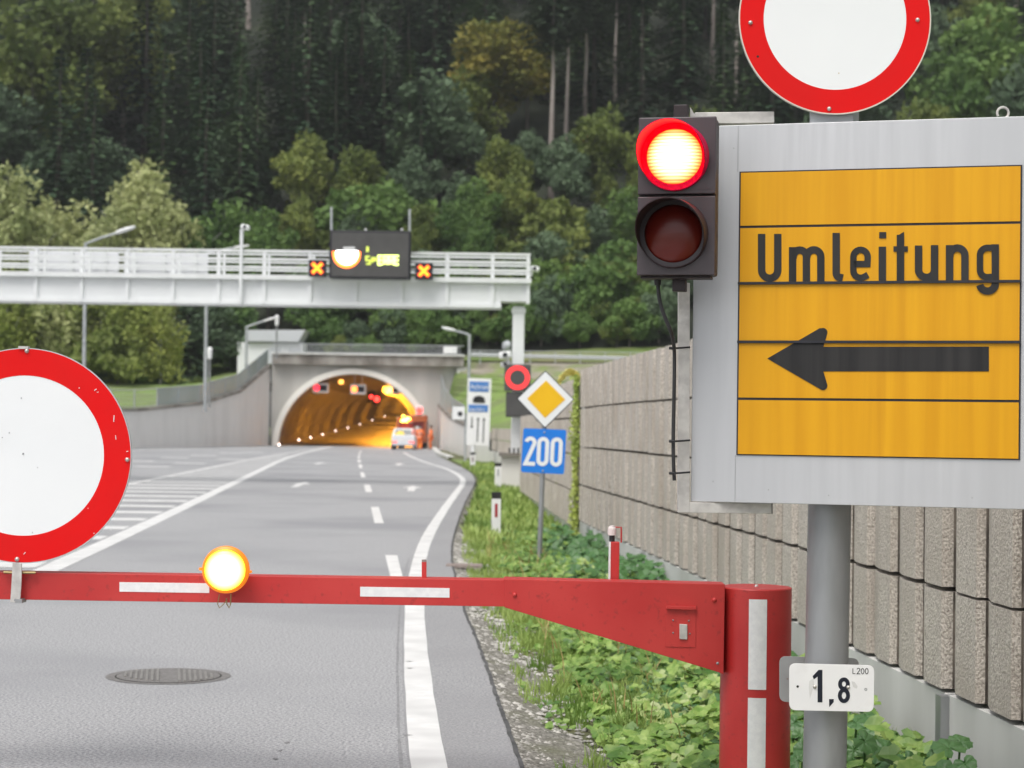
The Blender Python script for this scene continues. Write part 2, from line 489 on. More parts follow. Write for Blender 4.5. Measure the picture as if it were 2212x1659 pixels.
# asphalt edge on the verge side (photo points dropped on the road plane)
EDGE = [(1210,1850),(1130,1659),(1088,1540),(1040,1400),(1005,1320),(985,1250),(974,1190),(986,1140),(1003,1090),(1022,1055),(1030,1037),(1015,1017),(965,994),(935,978),(950,973.5)]
E = [G(*p) for p in EDGE]
E = [Vector((E[0].x + .25, 2.0, 0)), Vector((E[0].x + .1, 5.0, 0))] + E
# refine with small irregularities
def refine(pts, step=.35, jit=.0):
    out = []
    for a, b in zip(pts, pts[1:]):
        n = max(1, int((b - a).length / step))
        for i in range(n):
            t = i / n; p = a.lerp(b, t)
            if jit: p = p + Vector((random.uniform(-jit, jit), 0, 0))
            out.append(p)
    out.append(pts[-1]); return out
def smooth(pts, k=2):
    for _ in range(k):
        out = [pts[0]]
        for a, b in zip(pts, pts[1:]):
            out += [a.lerp(b, .25), a.lerp(b, .75)]
        out.append(pts[-1]); pts = out
    return pts
Es = smooth(E, 2)
Ej = refine(Es, .1, .005)
PORTAL_Y = 152.0
road = MB()
left = [Vector((-70, p.y, 0)) for p in Ej]
road.strip(left, Ej)
road.poly([(-70, -25, 0), (Ej[0].x, -25, 0), (Ej[0].x, Ej[0].y, 0), (-70, Ej[0].y, 0)])
yl = Ej[-1].y
road.poly([(-70, yl, 0), (Ej[-1].x, yl, 0), (Ej[-1].x, PORTAL_Y + .3, 0), (-70, PORTAL_Y + .3, 0)])
struct('road', road, M['asphalt'])
# bitumen seam along the edge
sm = MB()
sm.strip([p + Vector((-.014 - random.random() * .010, 0, .005)) for p in Ej], [p + Vector((.004, 0, .0045)) for p in Ej])
struct('road_edge_seam', sm, M['bitumen'])

# edge line (solid white)
LN = [(960,1780),(925,1659),(908,1520),(897,1400),(895,1300),(903,1215),(922,1160),(956,1105),(985,1065),(1001,1044),(998,1030),(965,1012),(915,998),(885,985),(872,977)]
LW = [75, 70, 52, 42, 36, 28, 23, 19, 17, 16, 17, 18, 14, 8, 6]
lc = [G(*p) for p in LN]
lws = .17
ll = smooth([lc[0] + Vector((0, -4, 0))] + lc, 2)
def line_mesh(mb, pts, w, z=.004):
    A, B = [], []
    for i, p in enumerate(pts):
        d = (pts[min(i + 1, len(pts) - 1)] - pts[max(i - 1, 0)]).normalized()
        n = Vector((-d.y, d.x, 0))
        wj = w / 2 + random.uniform(-.003, .003)
        A.append(Vector((p.x, p.y, z)) + n * wj); B.append(Vector((p.x, p.y, z)) - n * wj)
    mb.strip(A, B)
mk = MB(); line_mesh(mk, refine(ll, .6), .17)
struct('edge_line', mk, M['road_paint'])
# shoulder: newer, darker asphalt right of the edge line
sh = MB()
def xat(pts, y):
    for a, b in zip(pts, pts[1:]):
        if a.y <= y <= b.y and b.y > a.y: return a.x + (b.x - a.x) * (y - a.y) / (b.y - a.y)
    return pts[-1].x if y > pts[-1].y else pts[0].x
ys = [4 + i * .5 for i in range(0, 110)]
sh.strip([(xat(ll, y) - .1, y, .002) for y in ys], [(xat(Es, y) - .02, y, .002) for y in ys])
struct('road_shoulder', sh, M['asphalt_dark'])
# old tar joint beside the edge line and tyre scuffs
tj = MB(); tp = refine([p + Vector((-.13, 0, 0)) for p in ll if p.y < 24], .25)
tj.strip([(p.x - .006 - random.random() * .006, p.y, .003) for p in tp], [(p.x + .004 + random.random() * .006, p.y, .003) for p in tp])
struct('tar_joint', tj, mat('old_tar', (.22,.22,.225), (.3,.3,.305), 12, .8))
sf = MB()
for (px, py, w_, l_) in [(887,1441,.05,.35), (886,1452,.03,.2), (893,1588,.05,.2), (600,1640,.02,.5)]:
    a = G(px, py)
    for k_ in range(5):
        x_, y_ = a.x + random.uniform(-w_, w_), a.y + random.uniform(-l_, l_)
        sf.poly([(x_ - w_ * random.uniform(.3, 1), y_, .0032 + k_ * .0002), (x_, y_ - .02, .0032 + k_ * .0002), (x_ + w_ * random.uniform(.3, 1), y_ + .01, .0032 + k_ * .0002), (x_, y_ + .025, .0032 + k_ * .0002)])
struct('tyre_scuff', sf, mat('scuff', (.24,.24,.245), (.3,.3,.305), 30, .8))
# broken centre line
dm = MB()
def quad_px(mb, pts, z=.004): mb.poly([G(x, y, z) for x, y in pts])
for q in [[(832,1199),(858,1199),(880,1286),(853,1286)], [(801,1095),(818,1095),(829,1130),(809,1130)], [(786,1047),(799,1047),(804,1063),(790,1063)],
          [(778,1020),(786,1020),(790,1031),(780,1031)], [(774,1003),(782,1003),(783,1011),(776,1011)], [(772,993),(779,993),(780,999),(773,999)],
          [(773,985),(778,985),(778,990),(772,990)], [(774,979),(779,979),(778,983),(774,983)], [(777,973.5),(782,973.5),(780,977),(776,977)]]:
    quad_px(dm, q)
struct('centre_line', dm, M['road_paint'])
# hatched area
hm = MB()
main_l = [G(40,1262), G(100,1232), G(242,1168), G(400,1094), G(520,1036), G(621,987), G(700,968), G(735,961.5)]
main_l2 = smooth(main_l, 2)
up_l = [G(-260,1130), G(100,1080), G(279,1046), G(430,1015), G(577,985), G(680,970), G(735,961)]
up_l2 = smooth(up_l, 2)
line_mesh(hm, refine(main_l2, 1.0), .28)
line_mesh(hm, refine(up_l2, 1.0), .20)
y = 20.8
while y < 105:
    y1 = y + .85
    xr = xat(main_l2, y) - .18; xl = xat(up_l2, y) + .13
    if xr - xl > .5:
        hm.poly([(xl, y, .0045), (xr, y, .0045), (xat(main_l2, y1) - .18, y1, .0045), (xat(up_l2, y1) + .13, y1, .0045)])
    y += 2.6
struct('hatched_marking', hm, M['road_paint'])
# markings of the far carriageway
fm = MB()
line_mesh(fm, refine([G(-60,985), G(285,973), G(480,969), G(600,965)], 2), .3)
for x0, y0 in [(300,996),(378,989),(440,984),(500,979),(545,977),(330,1008),(410,1001),(500,992)]:
    a = G(x0, y0); fm.box((a.x, a.y, .004), (1.3, 1.0, .004))
struct('far_lane_markings', fm, M['road_paint'])
# direction arrows
for (px, py, k) in [(648,1047,1.0), (890,1055,1.0), (690,1001,1.15), (862,1003,1.15)]:
    a = G(px, py); am = MB()
    def q(x, y): return (a.x + x * k - .04 * y, a.y + y, .004)
    am.poly([q(-.09,-2.3), q(.09,-2.3), q(.10,.3), q(-.10,.3)])
    am.poly([q(-.27,.3), q(.27,.3), q(0,2.3)])
    struct('road_arrow', am, M['road_paint'])
# manhole cover
mc = thing('manhole_cover', G(364,1461), 'round cast iron manhole cover set in the grey asphalt', 'manhole cover')
c = G(364,1461); X, Yv = (1,0,0), (0,1,0)
MB().ring(c + Vector((0,0,.003)), X, Yv, .335, .392, 64).build('cover_frame', M['cast_iron'], mc)
MB().disc(c + Vector((0,0,.0015)), X, Yv, .34, 64).build('lid_gap', M['joint'], mc)
lid = MB(); lid.disc(c + Vector((0,0,.005)), X, Yv, .325, 48)
lid.build('lid', M['cast_iron'], mc)
rb = MB()
for i in range(-8, 9):
    if abs(i) < 2: continue
    x = i * .034
    h = math.sqrt(max(0, .29**2 - x * x))
    if h < .06: continue
    rb.box((c.x + x, c.y, .009), (.015, 2 * h, .008), rz=.18)
rb.build('lid_ribs', mat('iron_worn', (.27,.26,.245), (.36,.345,.325), 30, .5, metal=.4), mc)

# drain slab at the gravel edge
ds = MB(); a = G(1003,1222); ds.box((a.x + .0, a.y, .0), (.42, .35, .03))
tag(ds.build('drain_slab', M['rust_iron']), 'small rusty brown drain slab at the broken asphalt edge', 'drain cover')

# ---- verge between asphalt and wall
def wallx(y):
    if y <= 30: return 3.2 - .07 * y
    if y <= 49: return 1.1 + .05 * (y - 30) / 19
    if y <= 84: return 1.15 - 2.1 * (y - 49) / 35
    return -.95 - 4.85 * (y - 84) / 68
def vergez(x, y):
    e = xat(Es, y); t = max(0.0, min(1.0, (x - e) / max(.6, wallx(y) - e)))
    far = max(0.0, min(1.0, (y - 45) / 20))
    return -.02 - (.32 * (1 - far) + .02) * (t ** .8) + .03 * math.sin(x * 3 + y * 1.7) * t
vg = MB(); NX = 14
rows = []
ys = [0, 2, 4, 6] + [7 + .5 * i for i in range(90)] + [53 + 3 * i for i in range(32)]
for y in ys:
    e = xat(Es, y) - .05; w = max(wallx(y) + .3, e + .3)
    rows.append([(e + (w - e) * i / NX, y, vergez(e + (w - e) * i / NX, y)) for i in range(NX + 1)])
vs = [p for r in rows for p in r]; fs = []
for j in range(len(rows) - 1):
    for i in range(NX):
        k = j * (NX + 1) + i; fs.append((k, k + 1, k + NX + 2, k + NX + 1))
vg.add(vs, fs)
verge = struct('verge', vg, M['soil'])
# gravel strip
gs = MB(); A, B = [], []
for i in range(0, 120):
    y = 5 + i * .4; e = xat(Es, y)
    w = max(.06, .46 - (y - 8) * .035 if y < 18 else .12) + .12 * math.sin(y * 2.1) + random.uniform(-.05, .05)
    w = max(.04, w)
    A.append((e + .0, y, -.012)); B.append((e + w, y, vergez(e + w, y) + .012))
gs.strip(A, B)
struct('gravel_strip', gs, M['gravel'])
pb = MB()
def ico(mb, c, r):
    sx, sy, sz = (random.uniform(.7, 1.3) * r, random.uniform(.7, 1.3) * r, random.uniform(.35, .7) * r)
    vs = [(c[0]+x*sx, c[1]+y*sy, c[2]+z*sz) for x,y,z in ((1,.1,0),(-1,0,.1),(.1,1,0),(0,-1,-.1),(.1,0,1),(0,.1,-1))]
    mb.add(vs, [(0,2,4),(2,1,4),(1,3,4),(3,0,4),(2,0,5),(1,2,5),(3,1,5),(0,3,5)])
for i in range(7500):
    y = 7.5 + random.random() ** 1.6 * 22; e = xat(Es, y)
    x = e + abs(random.gauss(.16, .2))
    r = random.choice([.007, .009, .012, .016, .024]) * random.uniform(.7, 1.3)
    ico(pb, (x, y, vergez(x, y) + .008), r)
tag(pb.build('gravel', M['stone'], normals=False), 'loose grey gravel along the asphalt edge', 'gravel', kind='stuff')

# ---- banks and hill
def loft(A, B, n, mfun=None):
    mb = MB(); rows = []
    for j in range(n + 1):
        t = j / n
        rows.append([Vector(a).lerp(Vector(b), t) + Vector((0, 0, (.25 * math.sin(a[0] * .9 + j) if 0 < j < n else 0))) for a, b in zip(A, B)])
    k = len(A)
    mb.add([p for r in rows for p in r], [(j * k + i, j * k + i + 1, (j + 1) * k + i + 1, (j + 1) * k + i) for j in range(n) for i in range(k - 1)])
    return mb
A = [(4.1,-15,2.3),(2.7,10,2.3),(1.35,30,2.3),(1.4,48,1.7),(.3,66,.9),(-.8,85,.95),(-1.6,97,1.3),(-3,115,1.85),(-5.5,151,3.3)]
B = [(60,-15,6),(60,10,6),(60,40,6),(55,80,6.5),(45,120,6.9),(30,148,6.9),(18,150,6.9),(6,151,6.9),(-4.2,152.2,6.9)]
bank = loft(A, B, 10)
struct('embankment_by_wall', bank, M['meadow'])
bp_ = MB(); kk = len(A)
for j in (7, 8, 9):
    for i in (6, 7):
        q = [Vector(bank.v[j * kk + i]), Vector(bank.v[j * kk + i + 1]), Vector(bank.v[(j + 1) * kk + i + 1]), Vector(bank.v[(j + 1) * kk + i])]
        bp_.poly([v + Vector((0, 0, .05)) for v in q])
struct('bare_slope', bp_, mat('bare_earth', (.22,.20,.15), (.34,.31,.25), .8, .9, c3=(.2,.26,.08), scale3=.35, lo3=.45, hi3=.6))
# left: behind the left retaining wall
LWALL = [(-46, 60, 1.9), (-34, 95, 2.2), (-26.5, 118, 2.4), (-24.6, 124, 2.45), (-22, 134, 3.05), (-20.6, 143, 4.1), (-19.5, 152, 6.4)]
A = [(x - .2, y, z) for x, y, z in LWALL]
B = [(-120, 60, 4), (-100, 110, 4.6), (-75, 150, 5), (-60, 166, 6.4), (-45, 166, 6.5), (-32, 166, 6.8), (-19.8, 166, 7.0)]
struct('meadow_by_wall', loft(A, B, 8), M['meadow'])
def hillz(x, y):
    b = 6.6 + .55 * max(0, y - 158 - min(10, max(0, (-19 - x) * 1.2))) + .04 * max(0, y - 200)
    if x < -20: b -= min(2.0, (-20 - x) * .05)
    return b + .7 * math.sin(x * .11) + .5 * math.sin(x * .23 + y * .1) * min(1, max(0, (y - 160) / 20))
hl = MB(); nx, ny = 60, 50
pts = []
for j in range(ny + 1):
    y = 152.6 + (430 - 152.6) * (j / ny) ** 1.4
    for i in range(nx + 1):
        x = -230 + 460 * i / nx
        z = hillz(x, y)
        if y < 158: z = min(z, 6.9)
        if x < -20.5 and y < 164: z = 3.5
        pts.append((x, y, z))
hl.add(pts, [(j * (nx + 1) + i, j * (nx + 1) + i + 1, (j + 1) * (nx + 1) + i + 1, (j + 1) * (nx + 1) + i) for j in range(ny) for i in range(nx)])
struct('hill', hl, M['forest_floor'])
# open grassy track across the foot of the hill
gt = MB(); A, B = [], []
for i in range(18):
    x = -17 + i * 3.4
    A.append((x, 153.2, 7.12)); B.append((x, 160.5, hillz(x, 160.5) + .12))
gt.strip(A, B); struct('grass_terrace', gt, mat('terrace_grass', (.10,.16,.035), (.16,.22,.05), .8, .9, c3=(.2,.2,.09), scale3=.2))

# ================================================================== TUNNEL PORTAL
pc = P(761, 964, PORTAL_Y)
PCX = pc.x
RAD = 5.95
portal = thing('tunnel_portal', (PCX, PORTAL_Y, 0), 'grey concrete tunnel portal with wide round arch and railing on top', 'tunnel portal')
xl, xr = XA(585, PORTAL_Y), XA(989, PORTAL_Y)
ztop = 6.15
zt2 = ZA(760, 800, PORTAL_Y)
# face wall with arch hole
fw = MB(); n = 40
inner, outer = [], []
for i in range(n + 1):
    t = PI * i / n
    inner.append((PCX + (RAD + .42) * math.cos(t), PORTAL_Y, (RAD + .42) * math.sin(t) * .985))
HT = ZA(760, 789, PORTAL_Y)
def onrect(t):
    cx, sz = math.cos(t), math.sin(t)
    k = 1e9
    if cx > 1e-6: k = min(k, (xr - PCX) / cx)
    if cx < -1e-6: k = min(k, (xl - PCX) / cx)
    if sz > 1e-6: k = min(k, HT / sz)
    return (PCX + k * cx, PORTAL_Y, k * sz)
angs = [PI * i / n for i in range(n + 1)] + [math.atan2(HT, xr - PCX), math.atan2(HT, xl - PCX)]
angs = sorted(angs)
I_ = [(PCX + (RAD + .42) * math.cos(t), PORTAL_Y, (RAD + .42) * math.sin(t) * .985) for t in angs]
O_ = [onrect(t) for t in angs]
fw.strip(I_, O_)
fw.strip([(x, y + .8, z) for x, y, z in O_], O_)
fw.build('face_wall', M['concrete_grey'], portal)
rg = MB(); A, B, C_, D_ = [], [], [], []
for i in range(61):
    t = PI * i / 60
    for lst, r, dy in ((A, RAD, -.35), (B, RAD + .45, -.35), (C_, RAD + .45, .3), (D_, RAD, .6)):
        lst.append((PCX + r * math.cos(t), PORTAL_Y + dy, r * math.sin(t) * .985))
rg.strip(A, B); rg.strip(B, C_); rg.strip(D_, A)
rg.build('arch_ring', M['ring'], portal, smooth=True)
# cornice
cz0, cz1 = ZA(790, 790, PORTAL_Y), ZA(790, 768, PORTAL_Y)
cx0, cx1 = XA(588, PORTAL_Y), XA(1000, PORTAL_Y)
MB().box(((cx0 + cx1) / 2, PORTAL_Y - .25, (cz0 + cz1) / 2), (cx1 - cx0, 1.1, cz1 - cz0)).build('cornice', M['concrete_stained'], portal, bevel=.03)
MB().box(((cx0 + cx1) / 2, PORTAL_Y - .3, cz1 + .06), (cx1 - cx0 + .2, 1.3, .12)).build('cornice_cap', M['concrete'], portal)
# railing
rl = MB(); zr = cz1 + .12
for i in range(int((cx1 - cx0) / .16)):
    rl.box((cx0 + i * .16, PORTAL_Y - .5, zr + .38), (.04, .03, .7))
rl.box(((cx0 + cx1) / 2, PORTAL_Y - .5, zr + .74), (cx1 - cx0, .07, .06))
rl.box(((cx0 + cx1) / 2, PORTAL_Y - .5, zr + .05), (cx1 - cx0, .05, .05))
rl.build('railing', M['galvanised'], portal)
# right pilaster
px0, px1 = XA(986, PORTAL_Y), XA(1006, PORTAL_Y)
MB().box(((px0 + px1) / 2, PORTAL_Y - .1, 3.2), (px1 - px0, 1.0, 6.6)).build('pilaster', M['concrete'], portal)
bx = P(973, 757, PORTAL_Y)
tag(MB().box((bx.x, PORTAL_Y - .65, bx.z), (1.1, .22, .55)).build('sign_box', M['lamp_white'], bevel=.03), 'small white box fixed to the railing on top of the tunnel portal', 'box')

# tunnel tube along a gentle right-hand climb
def path(s):   # centre x, y, z of the carriageway
    return (PCX - .079 * s + .000258 * s * s, PORTAL_Y + s, .000086 * s * s)
tw, tcg, tr_ = MB(), MB(), MB()
N = 40; SEG = 26
ringpts = []
ss = [0.4 + i * 8 for i in range(46)]
for s_ in ss:
    x, y, z = path(s_)
    ringpts.append([(x + RAD * math.cos(PI * i / SEG), y, z + RAD * .985 * math.sin(PI * i / SEG)) for i in range(SEG + 1)])
for a, b in zip(ringpts, ringpts[1:]):
    for i in range(SEG):
        t = (i + .5) / SEG
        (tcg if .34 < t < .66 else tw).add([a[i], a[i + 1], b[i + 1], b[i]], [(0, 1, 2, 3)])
tube = thing('tunnel_tube', (PCX, PORTAL_Y, 0), 'arched tunnel lining glowing orange under sodium lamps', 'tunnel')
tw.build('side_wall', M['tunnel_wall'], tube, normals=False)
tcg.build('ceiling', M['tunnel_ceiling'], tube, normals=False)
kb = MB()
for sgn in (-1, 1):
    A = [Vector(path(s_)) + Vector((sgn * (RAD - .1), 0, .06)) for s_ in ss]
    B = [Vector(path(s_)) + Vector((sgn * (RAD - 1.0), 0, .06)) for s_ in ss]
    C_ = [p - Vector((0, 0, .08)) for p in B]
    kb.strip(A, B); kb.strip(B, C_)
kb.build('kerb_walk', M['concrete_grey'], tube)
tr_.strip([Vector(path(s_)) + Vector((-RAD, 0, .01)) for s_ in ss], [Vector(path(s_)) + Vector((RAD, 0, .01)) for s_ in ss])
struct('tunnel_road', tr_, M['asphalt'])
# sodium lamps: real fittings, each with its own light
lamp0 = None
for k, s_ in enumerate([8, 22, 36, 52, 70, 90, 112, 136, 164, 196, 232]):
    x, y, z = path(s_)
    for side in (1,):
        lx = x + side * 2.6; lz = z + 5.05
        if lamp0 is None:
            t = MB().box((0, 0, 0), (.35, .9, .12)); t.v = [(a + lx, b + y, c_ + lz) for a, b, c_ in t.v]
            root = thing('tunnel_lamp', (lx, y, lz), 'orange sodium lamp, number one along the tunnel roof from the mouth', 'tunnel lamp', 'sodium lamps along the tunnel roof')
            t.build('housing', M['galvanised'], root)
            d = MB().box((lx, y, lz - .075), (.27, .8, .03)); d.build('diffuser', M['lamp_sodium'], root)
            lamp0 = root
        else:
            root = copy_tree(lamp0); root.location = (lx, y, lz)
            root['label'] = 'orange sodium lamp, number %s along the tunnel roof from the mouth' % ['one','two','three','four','five','six','seven','eight','nine','ten','eleven'][k]
        ld = bpy.data.lights.new('sodium_light', 'AREA')
        ld.shape = 'RECTANGLE'; ld.size = .3; ld.size_y = .9
        ld.energy = 2400 if k == 0 else 2400 if k == 1 else 520
        if k > 1: ld.spread = R(150)
        ld.color = (1.0, .38, .03)
        lo = bpy.data.objects.new('sodium_light', ld); col.objects.link(lo)
        lo.parent = root; lo.location = (0, 0, -.12)
        lo.rotation_euler = (0, R(-62) if k < 2 else R(12), 0)
# kerb markers (lit studs) rising along the left kerb
mk0 = None
for i, (px, py) in enumerate([(603,962),(633,955),(660,949),(687,942),(716,934),(743,927),(770,919),(797,910),(825,902)]):
    s_ = max(-1, i * 25 - 1); x, y, z = path(max(0, s_)); Yv_ = PORTAL_Y + s_
    p = P(px, py, Yv_) + Vector((.55 if i else 0, 0, .22 if i else .06))
    root = None
    if mk0 is None:
        root = thing('kerb_stud', p, 'small white light stud, first from the left along the tunnel kerb', 'light stud', 'light studs along the tunnel kerb')
        MB().box((p.x, p.y + .06, p.z - .05), (.1, .1, .22)).build('stud_post', M['galvanised'], root)
        MB().dome((p.x, p.y, p.z), (0, -1, 0), .07, 10, 3).build('stud_lens', M['marker_glow'], root)
        mk0 = root
    else:
        root = copy_tree(mk0); root.location = p
        root['label'] = 'small white light stud, %s from the left along the tunnel kerb' % ['first','second','third','fourth','fifth','sixth','seventh','eighth','ninth'][i]
# hanging lane signals at the mouth
def lane_signal(px, py, w, h, core, label, hang=2):
    Y = PORTAL_Y + 1.2; p = P(px, py, Y); s = Y / FPX
    root = thing('lane_signal', p, label, 'lane signal', 'lane signals hanging in the tunnel mouth')
    MB().box((p.x, p.y, p.z), (w * s, .3, h * s)).build('housing', M['lamp_white'], root, bevel=.08)
    MB().box((p.x, p.y - .16, p.z), (w * s * .78, .04, h * s * .55)).build('screen', M['display_rim'], root)
    MB().dome((p.x - w * s * .24, p.y - .17, p.z), (0, -1, 0), .26, 16, 4, .4).build('lamp', core, root)
    hg = MB()
    ztop_ = math.sqrt(max(.1, (RAD * .985) ** 2 - (p.x - PCX) ** 2)) - .05
    for dx in (-.3, .3): MB().box((p.x + dx, p.y, (p.z + ztop_) / 2 + .1), (.06, .06, max(.1, ztop_ - p.z - .2))).build('hanger', M['galvanised'], root)
amb = mat('led_signal_amber', (.5,.1,.02), None, emit=(1,.2,.04), estr=2.4)
lane_signal(693, 838, 35, 22, mat('led_signal_red', (.5,.02,.02), None, emit=(1,.03,.05), estr=1.6), 'hanging lane signal with dim red lamp, leftmost in the tunnel mouth')
lane_signal(774, 841, 34, 22, amb, 'hanging lane signal with red and orange lamp in the middle of the tunnel mouth')
lane_signal(849, 843, 30, 17, mat('led_signal_yellow', (.5,.2,.02), None, emit=(1,.5,.12), estr=3), 'hanging lane signal with yellow lamp beside the bright side of the tunnel')
for (px, py, rr, lab) in [(814, 862, .3, 'red signal lamp glowing deep inside the dark tunnel'), (802, 857, .2, 'smaller dim red signal lamp beside the bright one inside the tunnel')]:
    p = P(px, py, 200)
    root = thing('tunnel_signal', p, lab, 'signal lamp')
    MB().box((p.x, p.y + .15, p.z), (.8, .3, 1.2)).build('housing', M['display_rim'], root)
    MB().dome((p.x, p.y, p.z), (0, -1, 0), rr, 14, 4).build('lens', M['led_red'], root)
# orange flashing light at the roof
p = P(737, 825, 165); root = thing('roof_light', p, 'single orange light glowing under the tunnel roof behind the first lane signal', 'light')
MB().box((p.x, p.y + .12, p.z), (.5, .2, .35)).build('housing', M['galvanised'], root)
MB().dome((p.x, p.y, p.z), (0, -1, 0), .2, 12, 4).build('lens', mat('lens_orange', (.6,.3,.05), None, emit=(1,.38,.06), estr=3), root)

# red two-aspect signal at right inside mouth
p = P(906, 892, 150.5); root = thing('tunnel_signal', p, 'grey signal box with lit red lamp at the tunnel mouth above the truck', 'signal lamp')
MB().box(p, (.62, .3, 1.2)).build('housing', M['lamp_white'], root, bevel=.05)
MB().dome((p.x, p.y - .16, p.z + .22), (0, -1, 0), .24, 14, 4).build('red_lens', M['led_red'], root)
MB().box((p.x, p.y - .16, p.z - .3), (.36, .06, .36)).build('dark_lens', M['display_rim'], root)
MB().cyl((p.x, p.y + .1, 0), (p.x, p.y + .1, p.z - .6), .05).build('post', M['galvanised'], root)

# ---- retaining walls beside the portal
lw = thing('retaining_wall', (-24, 124, 0), 'pale concrete retaining wall with sloping top left of the tunnel', 'wall')
w1 = MB()
base = [(x, y, 0) for x, y, z in LWALL]
w1.strip([(x, y, -.3) for x, y, z in LWALL], [(x, y, z) for x, y, z in LWALL])
w1.strip([(x, y, z) for x, y, z in LWALL], [(x - .45, y, z) for x, y, z in LWALL])
w1.build('wall_face', M['concrete_wall'], lw)
cp = MB()
for (a, b) in zip(LWALL, LWALL[1:]):
    a, b = Vector(a), Vector(b)
    cp.prism([a + Vector((.08, 0, -.02)), b + Vector((.08, 0, -.02)), b + Vector((.08, 0, .16)), a + Vector((.08, 0, .16))], (-.6, 0, 0))
cp.build('coping', M['concrete_stained'], lw)
fn = thing('glazed_fence', (-24, 124, 2.4), 'greenish mesh fence with steel posts along the sloping wall top', 'fence')
for (a, b) in zip(LWALL, LWALL[1:]):
    a, b = Vector(a), Vector(b)
    n_ = max(2, int((b - a).length / 3)); m_ = MB()
    for i in range(n_):
        p0, p1 = a.lerp(b, i / n_), a.lerp(b, (i + 1) / n_)
        up = Vector((0, 0, 1.35)); lo = Vector((-.2, 0, .2))
        if p0.y > 126:
            m_.poly([p0 + lo, p1 + lo, p1 + up + Vector((-.2,0,0)), p0 + up + Vector((-.2,0,0))])
        MB().box((p0.x - .2, p0.y, p0.z + .75), (.08, .08, 1.4)).build('post', M['galvanised'], fn)
        rr_ = MB().tube([p0 + up + Vector((-.2,0,0)), p1 + up + Vector((-.2,0,0))], .035, 6)
        rr_.tube([p0 + Vector((-.2,0,.25)), p1 + Vector((-.2,0,.25))], .025, 6)
        if p0.y <= 126:
            for q_ in range(1, 8):
                pq = p0.lerp(p1, q_ / 8)
                rr_.tube([pq + Vector((-.2,0,.25)), pq + Vector((-.2,0,1.35))], .012, 4)
            for h_ in (.55, .8, 1.05):
                rr_.tube([p0 + Vector((-.2,0,h_)), p1 + Vector((-.2,0,h_))], .01, 4)
        rr_.build('rail', M['galvanised'], fn)
    if m_.f: m_.build('mesh_panel', M['glass_fence'], fn)

RW = [(-5.9, 151.8, 3.45), (-5.3, 143, 3.0), (-4.3, 131, 2.35), (-3.1, 115, 1.9), (-2.0, 100, 1.5), (-.97, 84, 1.15)]
rw = thing('retaining_wall', (-3, 120, 0), 'curved concrete wing wall at the right side of the tunnel mouth', 'wall')
m_ = MB()
m_.strip([(x, y, -.3) for x, y, z in RW], [(x, y, z) for x, y, z in RW])
m_.strip([(x, y, z) for x, y, z in RW], [(x + .4, y, z) for x, y, z in RW])
m_.build('wall_face', M['concrete_wall'], rw)
cp = MB()
for (a, b) in zip(RW, RW[1:]):
    a, b = Vector(a), Vector(b)
    cp.prism([a + Vector((-.06, 0, -.04)), b + Vector((-.06, 0, -.04)), b + Vector((-.06, 0, .14)), a + Vector((-.06, 0, .14))], (.5, 0, 0))
cp.build('coping', M['concrete_stained'], rw)
fn2 = thing('glazed_fence', (-4, 135, 3), 'curved greenish mesh fence on the wing wall beside the tunnel', 'fence')
FR = RW[:4]; m_ = MB()
tops = [2.4, 1.7, 1.3, 1.1]
m_.strip([(x + .2, y, z + .12) for x, y, z in FR], [(x + .2, y, z + h) for (x, y, z), h in zip(FR, tops)])
m_.build('mesh_panel', M['glass_fence'], fn2)
rr_ = MB().tube([(x + .2, y, z + h) for (x, y, z), h in zip(FR, tops)], .04, 6); rr_.build('rail', M['galvanised'], fn2)
for (x, y, z), h in zip(FR, tops): MB().box((x + .2, y, z + h / 2), (.07, .07, h)).build('post', M['galvanised'], fn2)
# kerb in front of the wing wall
kbb = MB()
kp = [G(935,980), G(985,996), G(1010,1004), G(955,985)]
KA = [Vector((-5.95, 150, .12)), Vector((-5.4, 138, .12)), Vector((-4.4, 118, .12)), Vector((-3.3, 104, .12)), Vector((-2.9, 98, .12))]
kbb.strip(KA, [p + Vector((-.35, 0, 0)) for p in KA]); kbb.strip([p + Vector((-.35, 0, 0)) for p in KA], [p + Vector((-.35, 0, -.14)) for p in KA])
struct('kerb', kbb, M['concrete'])

# ---- guard rail on the embankment crest
gr = thing('guard_rail', (0, 150.8, 7), 'grey steel guard rail on the grassy crest beside the tunnel portal', 'guard rail')
m_ = MB(); x0, x1 = XA(1008, 150.8), XA(1400, 150.8)
gz = 6.9
pr = [(0, 0), (-.05, .08), (0, .16), (-.05, .24), (0, .32)]
for i in range(4):
    (a, b), (c_, d) = pr[i], pr[i + 1]
    m_.add([(x0, 150.8 + a, gz + .45 + b), (x1, 150.8 + a, gz + .45 + b - .15), (x1, 150.8 + c_, gz + .45 + d - .15), (x0, 150.8 + c_, gz + .45 + d)], [(0, 1, 2, 3)])
m_.build('beam', M['galvanised'], gr)
MB().box(((x0 + x1) / 2, 150.9, gz + .95), (x1 - x0, .08, .06)).build('top_rail', M['galvanised'], gr)
for i in range(8):
    MB().box((x0 + 1 + i * 2.0, 150.95, gz + .4), (.09, .09, 1.1)).build('post', M['galvanised'], gr)

